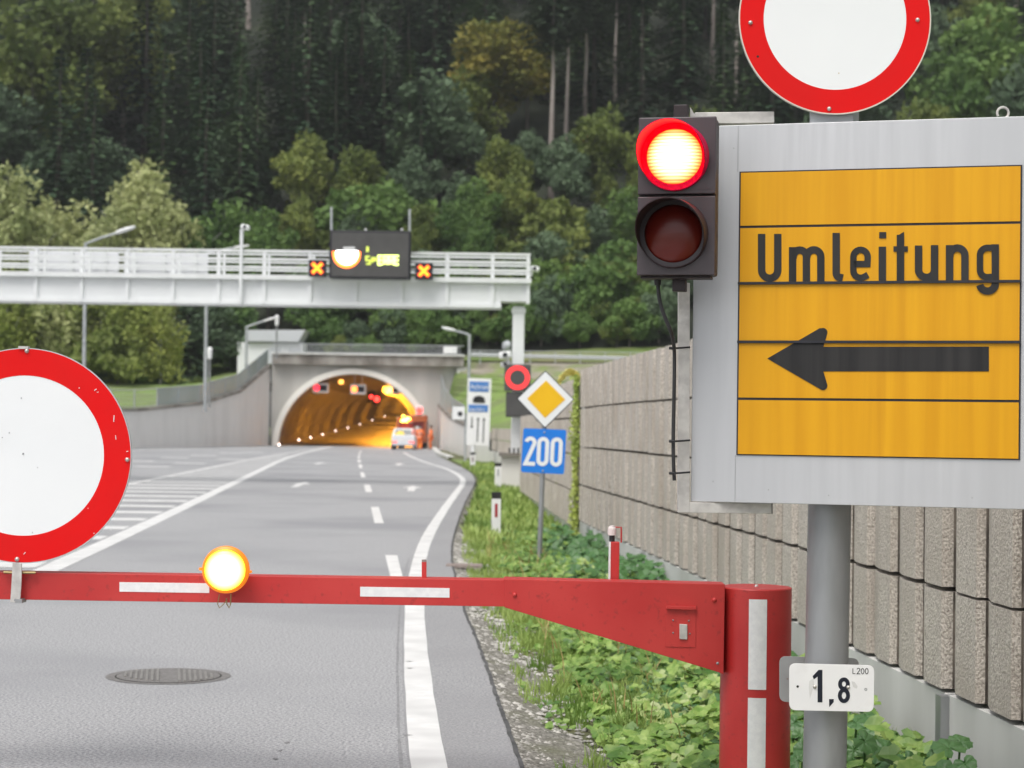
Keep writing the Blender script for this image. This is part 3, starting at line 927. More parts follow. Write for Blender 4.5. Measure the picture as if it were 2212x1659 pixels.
# ---- service building behind the portal
BY = 156.5
bd = thing('service_building', P(583, 790, BY), 'low white service building with flat grey roof above the tunnel', 'building')
def wz(py): return ZA(583, py, BY)
bx0, bx1, bx2 = XA(510, BY), XA(524, BY), XA(652, BY)
MB().box(((bx0 + bx2) / 2, BY + 1.5, (wz(792) + wz(740)) / 2 - .6), (bx2 - bx0, 3, wz(740) - wz(792) + 1.2)).build('wall', M['building_white'], bd)
rf = MB()
rf.prism([(XA(530, BY), BY - .4, wz(738)), (XA(642, BY), BY - .4, wz(738)), (XA(657, BY), BY - .4, wz(712)), (XA(527, BY), BY - .4, wz(714))], (0, 3.8, 0))
rf.build('roof', M['building_grey'], bd)
for (a, b, c_, d) in [(574, 604, 752, 789), (620, 648, 752, 789)]:
    MB().box(((XA(a, BY) + XA(b, BY)) / 2, BY - .03, (wz(c_) + wz(d)) / 2), (XA(b, BY) - XA(a, BY), .1, wz(c_) - wz(d))).build('door', M['building_grey'], bd)

# ================================================================== NOISE WALL ALONG THE VERGE
WZ = [.175, .74, 1.335, 1.95, 2.56]
def rib_panel(p0, p1, z0, z1, n, phase=0.0):
    """one precast slab from p0 (near) to p1 (far) with shiplap ribs facing the road (-x side)"""
    mb = MB(); d = (p1 - p0); Lh = d.length; t = d.normalized(); nrm = Vector((-t.y, t.x, 0))
    prof = []; dark = []
    per = Lh / n
    rs_ = random.getstate(); random.seed(int(p0.y * 10) + int(phase))
    for i in range(n):
        s0 = i * per
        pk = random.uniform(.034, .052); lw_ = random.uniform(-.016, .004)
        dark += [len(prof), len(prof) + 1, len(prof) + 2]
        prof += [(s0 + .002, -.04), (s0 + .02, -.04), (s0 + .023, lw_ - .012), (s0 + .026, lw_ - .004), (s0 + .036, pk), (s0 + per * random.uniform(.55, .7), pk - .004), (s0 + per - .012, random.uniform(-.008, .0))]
    random.setstate(rs_)
    prof = [(q_ + random.uniform(-.004, .004), w_) for q_, w_ in prof] + [(Lh, -.04)]
    a = [p0 + t * s + nrm * o + Vector((0, 0, z0)) for s, o in prof]
    b = [p0 + t * s + nrm * o + Vector((0, 0, z1)) for s, o in prof]
    mb.strip(a, b)
    back = nrm * -.12
    mb.strip(b, [q - nrm * (.12) for q in b]); mb.strip([q - nrm * .12 for q in a], a)
    mb.dark = set(dark)
    return mb
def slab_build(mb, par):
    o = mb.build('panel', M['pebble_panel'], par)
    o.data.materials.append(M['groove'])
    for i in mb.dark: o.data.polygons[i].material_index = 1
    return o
nw = thing('noise_wall', (wallx(20), 20, 0), 'tall ribbed pebble concrete wall on a smooth plinth beside the verge', 'wall')
bays = [-2.0, 4.3, 10.5, 16.6, 22.4, 28.2, 30.2]
for bi, (y0, y1) in enumerate(zip(bays, bays[1:])):
    p0, p1 = Vector((wallx(y0), y0, 0)), Vector((wallx(y1), y1, 0))
    t = (p1 - p0).normalized()
    nr = max(3, round((p1 - p0).length / .56))
    for ci in range(4):
        dz = random.uniform(-.006, .006)
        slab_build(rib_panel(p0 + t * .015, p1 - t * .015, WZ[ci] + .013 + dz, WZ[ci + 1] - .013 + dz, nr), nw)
    nn = Vector((-t.y, t.x, 0))
    MB().prism([p0 + t * .03 + nn * .03 + Vector((0, 0, -.9)), p1 - t * .03 + nn * .03 + Vector((0, 0, -.9)), p1 - t * .03 + nn * .03 + Vector((0, 0, WZ[0] - .01)), p0 + t * .03 + nn * .03 + Vector((0, 0, WZ[0] - .01))], nn * -.18).build('plinth', M['concrete'], nw)
    MB().prism([p0 - nn * .08 + Vector((0, 0, -.5)), p1 - nn * .08 + Vector((0, 0, -.5)), p1 - nn * .08 + Vector((0, 0, 2.5)), p0 - nn * .08 + Vector((0, 0, 2.5))], nn * -.1).build('backing', M['joint'], nw)
    MB().box((p0.x - .03, p0.y, -.27), (.10, .10, .86), rz=.07).build('steel_post', M['steel'], nw)
# recessed continuation segments
nw2 = thing('noise_wall', (1.1, 40, 0), 'farther stretch of ribbed wall stepping down behind the priority road sign', 'wall')
segs = [(31.2, 36.0, .5, -.1), (36.0, 43.0, .6, -.35), (43.0, 49.0, .7, -.6)]
def far_pt(y): return Vector((1.10 - (y - 30.5) * .045, y, 0))
for (y0, y1, a, drop) in segs:
    p0, p1 = far_pt(y0), far_pt(y1)
    top = 2.55 + drop
    zs = [.0, .6, 1.2, 1.8, top] if top - 1.8 > .25 else [.0, .6, 1.2, top]
    for z0, z1 in zip(zs, zs[1:]):
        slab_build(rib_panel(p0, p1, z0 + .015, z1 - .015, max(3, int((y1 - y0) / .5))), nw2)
    MB().prism([p0 + Vector((.05,0,-.7)), p1 + Vector((.05,0,-.7)), p1 + Vector((.05,0,0)), p0 + Vector((.05,0,0))], (.12, 0, 0)).build('plinth', M['concrete'], nw2)
    MB().prism([p0 + Vector((.1,0,-.5)), p1 + Vector((.1,0,-.5)), p1 + Vector((.1,0,top-.05)), p0 + Vector((.1,0,top-.05))], (.1, 0, 0)).build('backing', M['joint'], nw2)
MB().box((wallx(30.3) + .16, 30.6, 1.0), (.22, .5, 3.1)).build('end_post', M['concrete'], nw)
# low wall from the wing wall to the gantry
nw3 = thing('noise_wall', (0, 66, 0), 'low concrete wall with brown slabs above it behind the gantry leg', 'wall')
p0, p1 = Vector((-.97, 84, 0)), Vector((.55, 58.5, 0))
MB().prism([p0 + Vector((0,0,-.5)), p1 + Vector((0,0,-.5)), p1 + Vector((0,0,.75)), p0 + Vector((0,0,.62))], (.25, 0, 0)).build('plinth', M['concrete_wall'], nw3)
for (z0, z1) in [(.66, 1.12), (1.14, 1.62)]:
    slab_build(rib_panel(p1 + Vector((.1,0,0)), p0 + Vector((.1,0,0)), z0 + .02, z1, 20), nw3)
p2 = far_pt(49.0)
MB().prism([p1 + Vector((0,0,-.5)), p2 + Vector((0,0,-.5)), p2 + Vector((0,0,1.9)), p1 + Vector((0,0,1.6))], (.25, 0, 0)).build('wing_slab', M['pebble_panel'], nw3)

# ================================================================== GANTRY
GY = 52.0
ga = thing('sign_gantry', P(1117, 1045, GY), 'white steel sign gantry with railed walkway spanning the road', 'gantry')
gx0, gx1 = XA(-320, GY), XA(1141, GY)
def gz_(py): return ZA(1117, py, GY)
zb, zm, zt = gz_(664), gz_(606), gz_(550)
xn = XA(1078, GY)
b_ = MB(); b_.box(((gx0 + xn) / 2, GY + .5, (zb + zm) / 2 + .0), (xn - gx0, .9, zm - zb - .12)); b_.build('beam', M['gantry_white'], ga)
MB().box(((xn + gx1) / 2, GY + .5, (zb + zm) / 2 + .06), (gx1 - xn - .004, .88, zm - zb - .22)).build('beam_end', M['gantry_white'], ga)
MB().box(((gx0 + xn) / 2, GY + .5, zb + .03), (xn - gx0 + .02, 1.02, .10)).build('bottom_flange', M['gantry_white'], ga)
MB().box(((gx0 + gx1) / 2, GY + .45, zm - .01), (gx1 - gx0 + .06, 1.15, .13)).build('walkway_edge', M['gantry_rail'], ga)
i = 0; x = gx1 - .06
while x > gx0:
    MB().box((x, GY + .02, (zb + zt) / 2 + (.0 if i else .05)), (.10, .08, zt - zb - (0 if i else .1))).build('stiffener', M['gantry_white'], ga)
    MB().box((x, GY + 1.0, (zm + zt) / 2), (.07, .07, zt - zm)).build('back_post', M['gantry_rail'], ga)
    x -= XA(1141, GY) - XA(1064, GY) if i == 0 else 1.26; i += 1
for k, zz in enumerate([zt, zt - .225, zt - .45]):
    MB().box(((gx0 + gx1) / 2, GY + .0, zz), (gx1 - gx0, .06, .07)).build('rail', M['gantry_rail'], ga)
    MB().box(((gx0 + gx1) / 2, GY + 1.0, zz - .0), (gx1 - gx0, .05, .05)).build('back_rail', M['gantry_rail'], ga)
lx0, lx1 = XA(1104, GY), XA(1130, GY)
MB().box(((lx0 + lx1) / 2, GY + .5, (zb + gz_(978)) / 2), (lx1 - lx0, .4, zb - gz_(978) + .1)).build('leg', M['gantry_white'], ga, bevel=.02)
MB().box(((lx0 + lx1) / 2, GY + .5, zb - .07), (lx1 - lx0 + .06, .46, .12)).build('leg_head', M['gantry_white'], ga)
MB().box((XA(-260, GY), GY + .5, 2.5), (.34, .4, 5.4)).build('leg', M['gantry_white'], ga, bevel=.02)
fx0, fx1 = XA(1083, GY), XA(1150, GY)
MB().box(((fx0 + fx1) / 2, GY + .5, (gz_(985) + gz_(1056)) / 2), (fx1 - fx0, 1.1, gz_(985) - gz_(1056))).build('footing', M['concrete_wall'], ga)
MB().box(((fx0 + fx1) / 2, GY + .42, gz_(982) + .0), (fx1 - fx0 + .12, 1.3, .09)).build('footing_slab', M['concrete_stained'], ga)
bo = MB()
for dx in (-.15, -.03, .09): bo.cyl(((lx0 + lx1) / 2 + dx - .05, GY + .15, gz_(982)), ((lx0 + lx1) / 2 + dx - .05, GY + .15, gz_(968)), .025)
bo.build('anchor_bolt', M['display_rim'], ga)
# blank sign backs on the gantry
for (a, b, lab) in [(56, 250, 'blank white sign back behind the gantry railing, left one of two'), (262, 443, 'blank white sign back behind the gantry railing, nearer the camera mast')]:
    xa, xb = XA(a, GY + 1.3), XA(b, GY + 1.3)
    root = thing('blank_signboard', ((xa + xb) / 2, GY + 1.3, zm), lab, 'sign back', 'sign backs on the gantry')
    MB().box(((xa + xb) / 2, GY + 1.3, (zm + zt) / 2 - .02), (xb - xa, .08, zt - zm + .1)).build('panel', M['panel_back'], root)
    rr_ = MB()
    for t in (.12, .48, .85): rr_.box((xa + (xb - xa) * t, GY + 1.22, (zm + zt) / 2 - .02), (.10, .06, zt - zm + .06))
    rr_.build('stiffening_rib', M['gantry_rail'], root)
# display board
def zpl(x, y, k, Y): return P(x, y, Y)
VY = GY - .35
zq = Zoom(6.9125, 640, 480)
def V(x, y, l=0.0):
    a = zq(x, y); return P(a[0], a[1], VY - .13 - l)
root = thing('display_board', P(800, 552, VY), 'dark electronic display board with white disc and lit letters on the gantry', 'display board')
c_ = P(800, 551, VY); s = VY / FPX
MB().box(c_, (176 * s, .24, 104 * s), ry=ROLL * 0).build('frame', M['display_rim'], root, bevel=.02)
MB().box((c_.x, c_.y - .115, c_.z), (166 * s, .03, 95 * s)).build('screen', M['display_face'], root)
wd = MB()
pts = [V(760, 545, .012)] + [V(*p, .012) for p in arc(925, 600, 172, 168, 178, 2, 20)] + [V(1097, 548, .012)]
wd.poly(pts); wd.build('white_disc', M['led_white'], root)
rd = MB(); stroke(rd, [(722, 560)] + arc(922, 600, 196, 198, 172, 8, 24) + [(1118, 562)], 42, V, .010); rd.build('red_arc', M['led_ring_warm'], root)
gx = MB(); gx.poly([V(x, y, .012) for x, y in [(870, 490), (1050, 490), (1050, 530), (870, 530)]]); gx.build('dim_block', mat('led_dim_white', (.3,.3,.3), None, emit=(.5,.5,.5), estr=.5), root)
# lit letters: "I" and "SPERRE"
def seg_letter(mb, ch, x, w, y0, y1, sw, lift):
    ym = (y0 + y1) / 2; xr_ = x + w
    D = {'S': [[(xr_, y0), (x, y0), (x, ym), (xr_, ym), (xr_, y1), (x, y1)]],
         'P': [[(x, y1), (x, y0), (xr_, y0), (xr_, ym), (x, ym)]],
         'E': [[(xr_, y0), (x, y0), (x, y1), (xr_, y1)], [(x, ym), (xr_, ym)]],
         'R': [[(x, y1), (x, y0), (xr_, y0), (xr_, ym), (x, ym)], [(x + w * .4, ym), (xr_, y1)]],
         'I': [[(x, y0), (x, y1)]]}
    for i, pth in enumerate(D[ch]): stroke(mb, pth, sw, V, lift + i * .0006)
m1, m2 = MB(), MB()
seg_letter(m1, 'I', 1245, 10, 485, 568, 40, .012)
seg_letter(m1, 'S', 1222, 60, 640, 752, 26, .012)
seg_letter(m1, 'P', 1318, 50, 662, 735, 26, .012)
for i, ch in enumerate('ERRE'): seg_letter(m2, ch, 1415 + i * 84, 58, 632, 760, 32, .012)
m1.build('dim_letters', M['led_dim_yellow'], root); m2.build('bright_letters', M['led_green_yellow'], root)
kn = MB()
for px in (790, 868):
    kn.dome(P(px, 497, VY), (0, 0, 1), .04, 10, 4)
kn.build('top_knob', M['lamp_white'], root)
for (px, y0, y1, lab) in [(716, 447, 500, 'thin grey rod rising at the left edge of the display board'), (885, 452, 505, 'thin grey rod rising at the right edge of the display board')]:
    a, b = P(px, y1 + 60, GY + .1), P(px, y0, GY + .1)
    tag(MB().cyl(a, b, .035).build('lightning_rod', M['galvanised'], origin=a), lab, 'rod')
for (px, py, lab) in [(686, 580, 'square lane signal showing a lit orange cross, left of the display board'), (916, 586, 'square lane signal showing a lit orange cross, right of the display board')]:
    c_ = P(px, py, VY); root = thing('lane_cross_signal', c_, lab, 'lane signal', 'crossed lane signals on the gantry')
    MB().box(c_, (38 * s, .2, 36 * s)).build('housing', M['display_rim'], root, bevel=.015)
    for nm, w, l, mtt, dy in (('red_glow_rim', .13, .41, M['led_x_rim'], .104), ('orange_bar', .075, .36, M['led_orange'], .108)):
        for q_, an in enumerate((45, -45)):
            MB().box((c_.x, c_.y - dy - .0015 * q_, c_.z), (l, .004, w), ry=R(an)).build(nm, mtt, root)
# cameras
def cctv(px, py, Y, label, sz=.3, flip=1, mast=None):
    p = P(px, py, Y); root = thing('surveillance_camera', p, label, 'camera', 'surveillance cameras')
    MB().box((p.x, p.y, p.z), (sz, sz * 1.2, sz * .55), ry=flip * .15).build('housing', M['lamp_white'], root, bevel=.04)
    MB().cyl((p.x, p.y - sz * .6, p.z), (p.x, p.y - sz * .66, p.z), sz * .2).build('lens', M['window_dark'], root)
    a = MB().cyl((p.x - flip * sz * .4, p.y, p.z - sz * .8), (p.x - flip * sz * .2, p.y, p.z - sz * .2), .035)
    a.build('bracket', M['lamp_white'], root)
    if mast is not None:
        MB().cyl((p.x - flip * sz * .4, p.y, p.z - .05), (p.x - flip * sz * .4, p.y, mast), .05).build('mast', M['gantry_white'], root)
    return root
cctv(530, 491, GY - .1, 'white camera on a short white mast rising from the gantry railing', .24, 1, zb)
cctv(1155, 581, GY + .3, 'white camera mounted at the right end of the gantry', .26, 1)
cctv(1091, 767, GY + .4, 'white camera arm on the gantry leg above the red ring signal', .34, -1)
cctv(1091, 787, GY + .6, 'lower white camera on the gantry leg, half hidden by the ring signal', .26, -1)
p = P(1137 - 10, 0, 1)
p = P(1095, 747, 100); tag(MB().dome(p, (-1, -1, .4), .3, 12, 4, .8).cyl(p, p + Vector((.5, .2, -.6)), .06).build('loudspeaker', M['galvanised'], origin=p), 'small grey loudspeaker seen against the trees left of the gantry leg', 'loudspeaker')
# ring signal + dark box on leg
c_ = P(1118, 816, GY - .1); root = thing('ring_signal', c_, 'black square signal with a glowing red ring on the gantry leg', 'signal')
s2 = GY / FPX
MB().box(c_, (57 * s2, .2, 58 * s2)).build('housing', M['display_face'], root, bevel=.02)
MB().ring(c_ + Vector((0, -.106, 0)), (1,0,0), (0,0,1), 16.5 * s2, 26 * s2, 48).build('red_ring', M['led_red_ring'], root)
c_ = P(1121, 874, GY - .05)
root = thing('dark_signal', c_, 'unlit dark grey signal box below the red ring on the gantry leg', 'signal')
MB().box(c_, (57 * s2, .2, 54 * s2)).build('housing', M['display_face'], root, bevel=.02)
MB().box((c_.x, c_.y - .10, c_.z), (50 * s2, .02, 47 * s2)).build('screen', M['display_face'], root)

# ================================================================== SIGNS ON THE VERGE
# priority road + route 200
SY = 25.0
zq2 = Zoom(3.7705, 960, 680)
def S2(x, y, l=0.0):
    a = zq2(x, y); return P(a[0], a[1], SY - l)
root = thing('priority_sign', P(1165, 1222, SY), 'priority road diamond above blue 200 plate on a leaning steel post', 'road sign')
def quadp(pts, l, th, name, m, par): MB().prism([S2(x, y, l) for x, y in pts], (0, th, 0)).build(name, m, par)
pp = MB().cyl(P(1164, 1235, SY + .04), P(1180, 810, SY + .04), .034); pp.build('post', M['steel'], root)
dia = thing  # keep names tidy
quadp([(970,553), (1213,797), (965,1042), (727,790)], 0, .012, 'diamond_rim', M['black_line'], root)
quadp([(970,563), (1203,797), (965,1030), (739,790)], .004, .003, 'diamond_plate', M['white_film'], root)
quadp([(975,637), (1135,797), (967,953), (815,789)], .008, .003, 'diamond_centre', M['priority_yellow'], root)
def rounded(pts, r=18, n=5):
    out = []
    k = len(pts)
    for i in range(k):
        a, b, c_ = Vector(pts[i - 1]), Vector(pts[i]), Vector(pts[(i + 1) % k])
        p0 = b + (a - b).normalized() * r; p1 = b + (c_ - b).normalized() * r
        for j in range(n + 1):
            t = j / n; out.append(tuple((p0 * (1 - t) ** 2 + b * 2 * t * (1 - t) + p1 * t * t)[:]))
    return out
bp = [(785,1038), (1146,1052), (1126,1427), (762,1408)]
MB().prism([S2(x, y, 0) for x, y in rounded(bp, 20)], (0, .01, 0)).build('route_plate', M['blue_film'], root)
dg = MB()
def skew(x, y, l=0.0): return S2(x + (y - 1230) * -.05, y + (x - 955) * .035, l)
def digit(mb, ch, cx, cy, w, h, sw, f, l):
    rx, top, bot = (w - sw) / 2, cy - h / 2 + sw / 2, cy + h / 2 - sw / 2
    if ch == '0': stroke(mb, arc(cx, top + rx, rx, rx, 180, 360, 10) + arc(cx, bot - rx, rx, rx, 0, 180, 10), sw, f, l, True)
    if ch == '2': stroke(mb, arc(cx, top + rx, rx, rx, 190, 380, 12) + [(cx - rx, bot), (cx + rx + sw * .4, bot)], sw, f, l)
    if ch == '1': stroke(mb, [(cx - w * .45, top + h * .12), (cx + w * .1, top - sw * .2), (cx + w * .1, bot + sw / 2)], sw, f, l)
    if ch == '8':
        r2 = rx * .92; ym = top + (bot - top) * .46
        stroke(mb, arc(cx, (top + ym) / 2, r2, (ym - top) / 2, 0, 360, 20)[:-1], sw, f, l, True)
        stroke(mb, arc(cx, (ym + bot) / 2, rx, (bot - ym) / 2, 0, 360, 20)[:-1], sw, f, l + .0006, True)
for i, (ch, cx) in enumerate([('2', 840), ('0', 948), ('0', 1062)]): digit(dg, ch, cx, 1235, 102, 245, 33, skew, .005)
dg.build('digits', M['white_film'], root)
sc_ = MB()
for x, y in ((960, 1072), (948, 1396)): sc_.cyl(S2(x, y, .0), S2(x, y, .012), .012)
sc_.build('screw', M['screw'], root)

# tunnel information sign
TY = 78.0
zq3 = Zoom(5.53, 1000, 820)
def S3(x, y, l=0.0):
    a = zq3(x, y); return P(a[0], a[1], TY - l)
root = thing('tunnel_sign', P(1020, 1012, TY), 'tall white and blue tunnel information sign with lane arrows', 'road sign')
def q3(pts, l, th, name, m): MB().prism([S3(x, y, l) for x, y in pts], (0, th, 0)).build(name, m, root)
q3([(243,130), (535,140), (505,965), (222,955)], 0, .1, 'panel', M['white_plate'])
q3([(265,170), (503,178), (498,300), (262,292)], .02, .01, 'name_field', M['blue_pale'])
q3([(252,458), (492,465), (488,550), (248,545)], .02, .01, 'length_field', M['blue_pale'])
tn = MB(); tn.prism([S3(x, y, .02) for x, y in [(305,432), (308,385)] + arc(380,395,72,45,190,350,10) + [(452,385), (455,440)]], (0, .01, 0)); tn.build('tunnel_symbol', M['black_film'], root)
for body, x, y, h, ws, nm in [('Achrain', 272, 262, 58, .92, 'name_letters'), ('L\u00e4nge 3265 m', 256, 532, 40, .60, 'length_letters')]:
    vs, fs = text_polys(body, 0, 0, h, ws)
    tm = MB(); tm.add([S3(x + a, y - b + a * .03, .04) for a, b in vs], fs); tm.build(nm, M['white_film'], root)
ar = MB()
for (x0, x1, y0, y1, up) in [(295, 292, 610, 740, False), (370, 358, 625, 918, True), (442, 430, 630, 925, True)]:
    stroke(ar, [(x0, y0), (x1, y1)], 13, S3, .02)
    hx, hy, sg = (x0, y0, 1) if up else (x1, y1, -1)
    ar.poly([S3(hx - 18, hy + 22 * sg, .025), S3(hx + 18, hy + 22 * sg, .025), S3(hx, hy - 14 * sg, .025)])
ar.build('lane_arrows', M['black_film'], root)
MB().cyl(P(1020, 1012, TY + .1), P(1028, 830, TY + .1), .09).build('post', M['lamp_white'], root)
# small white square sign with black dot
p = P(991, 893, 82); root = thing('white_square_sign', p, 'small square white box with a black round opening beside the tunnel sign', 'camera box')
sx = 82 / FPX
MB().box(p, (27 * sx, .25, 28 * sx)).build('housing', M['lamp_white'], root, bevel=.03)
MB().disc(p + Vector((.06, -.13, -.02)), (1,0,0), (0,0,1), .11, 24).build('round_opening', M['display_rim'], root)
MB().cyl((p.x + .3, p.y + .1, 0), (p.x + .3, p.y + .1, p.z), .05).build('post', M['galvanised'], root)

# delineator posts
def delineator(px, ytop, ybase, Y, w_px, label, refl):
    a, b = P(px, ybase, Y), P(px + (ybase - ytop) * .015, ytop, Y); s_ = Y / FPX
    w = w_px * s_
    root = thing('delineator_post', a, label, 'delineator post', 'delineator posts along the verge')
    h = (b - a)
    def sec(t, k): c_ = a + h * t; return [c_ + Vector((-w/2*k, -w*.35, 0)), c_ + Vector((w/2*k, -w*.35, 0)), c_ + Vector((w/2*k, w*.35, 0)), c_ + Vector((-w/2*k, w*.35, 0))]
    def prism4(t0, t1, k=1.0):
        m_ = MB(); q0, q1 = sec(t0, k), sec(t1, k); m_.add(q0 + q1, [(0,1,2,3),(4,7,6,5),(0,4,5,1),(1,5,6,2),(2,6,7,3),(3,7,4,0)]); return m_
    prism4(-.15, .86).build('body', M['white_plate'], root, bevel=.006)
    prism4(.86, 1.0, 1.02).build('black_cap', M['black_film'], root, bevel=.006)
    c_ = a + h * .62
    MB().box((c_.x, c_.y - w * .36 - .002, c_.z), (w * .3, .006, h.z * .28)).build('reflector', refl, root)
refr = mat('reflector_red', (.35,.02,.03), None, rough=.25)
delineator(1071, 1063, 1166, 29.0, 20, 'white delineator post with black cap and red reflector, nearest on the verge', refr)
delineator(1075.5, 1000, 1054, 50.0, 14, 'white delineator post standing before the gantry footing', mat('reflector_grey', (.4,.4,.42), None, rough=.3))
delineator(1021, 977, 1017, 72.0, 11, 'farthest white delineator post below the tunnel information sign', mat('reflector_dim', (.16,.1,.1), None, rough=.3))

# ================================================================== BARRIER
BYc = 8.62
bt = P(1634, 1267, BYc); BR_ = .160
ba = thing('boom_barrier', (bt.x, bt.y, 0), 'red boom barrier with white stripes on a round red column', 'barrier')
cb = P(1626, 1900, BYc)
cyl = MB(); cyl.cyl((bt.x - .0, bt.y, -.4), (bt.x, bt.y, bt.z), BR_, n=64)
cyl.build('column', M['red_paint'], ba, smooth=True, bevel=.006)
MB().dome((bt.x + .0, bt.y, bt.z), (0, 0, 1), .01, 10, 3).build('cap_bolt', M['screw'], ba)
def col_strip(z0, z1, name):
    m_ = MB(); A_, B_ = [], []
    th0 = math.asin((XA(1641, BYc - .15) - bt.x) / BR_)
    for i in range(9):
        t = th0 - .25 + .50 * i / 8
        p = (bt.x + (BR_ + .0025) * math.sin(t), bt.y - (BR_ + .0025) * math.cos(t))
        A_.append((p[0], p[1], z0)); B_.append((p[0], p[1], z1))
    m_.strip(A_, B_); m_.build(name, M['white_tape'], ba, smooth=True)
yy = BYc - .16
col_strip(ZA(1640, 1490, yy), ZA(1640, 1295, yy), 'white_stripe')
col_strip(ZA(1640, 1508, yy) - .42, ZA(1640, 1508, yy), 'white_stripe')
AF = 8.50      # front face of the arm
def AP(px, py, l=0.0): return P(px, py, AF - l)
gus = MB(); gus.prism([AP(1088, 1250.5), AP(1566, 1262), AP(1563, 1457), AP(1552, 1452), AP(1090, 1312)], (0, .14, 0))
gus.build('arm_bracket', M['red_paint'], ba, bevel=.002)
arm = MB(); arm.prism([AP(-900, 1222, -.006), AP(1100, 1253, -.006), AP(1100, 1310.5, -.006), AP(-900, 1282, -.006)], (0, .12, 0))
arm.build('arm', M['red_paint'], ba, bevel=.002)
for (a, b, c_, d, e_, f_) in [(258, 452, 1257.5, 1260, 1278, 1281), (778, 971, 1267.5, 1270.5, 1288.5, 1291), (-262, -69, 1249, 1252, 1270, 1273)]:
    MB().prism([AP(a, c_, -.004), AP(b, d, -.004), AP(b, f_, -.004), AP(a, e_, -.004)], (0, .002, 0)).build('white_stripe', M['white_tape'], ba)
for x, y in [(1112, 1285), (1543, 1296)]: MB().dome(AP(x, y), (0, -1, 0), .011, 12, 4).build('bolt', M['red_paint'], ba, smooth=True)
MB().dome(AP(1550, 1433), (0, -1, 0), .007, 10, 3).build('bolt', M['steel'], ba)
# lock panel
MB().prism([AP(1438, 1313, .003), AP(1503, 1315, .003), AP(1503, 1399, .003), AP(1437, 1397, .003)], (0, .0025, 0)).build('lock_panel', M['red_paint'], ba, bevel=.001)
MB().prism([AP(1440, 1309, .02), AP(1504, 1311, .02), AP(1504, 1318, .02), AP(1440, 1316, .02)], (0, .018, 0)).build('lock_hood', M['red_paint'], ba, bevel=.0015)
MB().prism([AP(1468, 1348, .012), AP(1485, 1349, .012), AP(1485, 1382, .012), AP(1468, 1381, .012)], (0, .009, 0)).build('lock', M['alu_tube'], ba, bevel=.003)
s4 = MB()
for x, y in [(1454, 1340), (1488, 1341), (1454, 1367), (1490, 1369)]: s4.dome(AP(x, y, .003), (0, -1, 0), .0045, 8, 3)
s4.build('panel_screw', M['steel'], ba)
tb = MB(); tb.prism([AP(911, 1214, -.05), AP(921, 1214, -.05), AP(921, 1256, -.05), AP(911, 1256, -.05)], (0, .02, 0)); tb.build('stop_tab', M['red_paint'], ba)
MB().prism([AP(911, 1209, -.05), AP(921, 1209, -.05), AP(921, 1214, -.05), AP(911, 1214, -.05)], (0, .02, 0)).build('stop_tab_tip', M['rust_iron'], ba)

# red post with little lamp behind the barrier
RY = 8.70
a, b = P(1326, 1330, RY), P(1328, 1170, RY)
MB().box(((a.x + b.x) / 2, RY, (a.z + b.z) / 2), (19 * RY / FPX, .06, b.z - a.z)).build('red_post', M['red_paint'], ba, bevel=.003)
MB().box(((a.x + b.x) / 2 - 11 * RY / FPX, RY - .008, (a.z + b.z) / 2), (3.5 * RY / FPX, .05, b.z - a.z)).build('pale_edge', M['white_tape'], ba)
p = P(1322, 1160, RY); MB().cyl(p - Vector((0,0,.05)), p + Vector((0,0,.05)), .013).build('lamp_stem', M['rubber'], ba)
MB().dome(P(1322, 1144, RY), (0, 0, 1), .02, 12, 5).cyl(P(1322, 1156, RY), P(1322, 1144, RY), .02).build('lamp_dome', mat('lamp_dome', (.7,.62,.6), None, rough=.2), ba)
MB().tube([P(1326, 1139, RY), P(1342, 1139, RY), P(1342, 1172, RY)], .004, 6).build('wire_hoop', M['red_paint'], ba)

# round sign on the arm
RSY = 8.46
sc = RSY / FPX
c_ = P(51, 984, RSY); root = thing('prohibition_sign', c_, 'large round white sign with red border clamped to the barrier arm', 'road sign')
th = R(-2.8); ax_ = Vector((math.cos(th), 0, math.sin(th))); az_ = Vector((-math.sin(th), 0, math.cos(th)))
rr = 232.5 * sc
pl = MB(); pl.prism([c_ + ax_ * (rr * math.cos(2*PI*i/96)) + az_ * (rr * math.sin(2*PI*i/96)) + Vector((0, .008, 0)) for i in range(96)], (0, .012, 0))
pl.build('plate', M['alu_tube'], root, smooth=True)
MB().ring(c_ + Vector((0, .005, 0)), ax_, az_, rr - .006, rr, 96, (0, .006, 0)).build('rolled_edge', M['alu'], root)
ci = P(49, 986, RSY)
MB().ring(c_ + Vector((0, .0045, 0)), ax_, az_, 0.0 + 173 * sc, rr - .004, 96).build('red_border', M['red_film'], root)
MB().disc(c_ + Vector((0, .0055, 0)) + ax_ * -.002, ax_, az_, 174.5 * sc, 96).build('white_centre', M['white_film'], root)
sw_ = MB()
for x, y in [(58, 758), (275, 993), (37, 1208)]: sw_.dome(P(x, y, RSY + .004), (0, -1, 0), .011, 12, 4)
sw_.build('rivet', M['screw'], root, smooth=True)
MB().dome(P(50, 980, RSY + .005), (0, -1, 0), .0045, 8, 3).build('centre_rivet', M['steel'], root)
cs = MB(); random.seed(5)
for x, y, l, w in [(274,853,2,1),(263,822,2,1),(312-40,0,0,0)][:2]: pass
chips = [(246,904,14,1.6,3),(250,945,9,1.2,-8),(206,842,6,1.5,50),(211,847,4,1.2,80),(171,838,2.2,2,0),(275,975,4,1.5,70),(53,1195,6,1.2,40),(203,1152,2,2,0),(240,1145,2,1.5,0),(190,1098,2,1.5,10),(62,842+300,2,1,0)]
for (x, y, l, w, an) in chips:
    a = P(x, y, RSY + .0025); cs.box(a, (w * sc, .0008, l * sc), ry=R(an))
cs.build('paint_chips', M['white_tape'], root)
dt = MB()
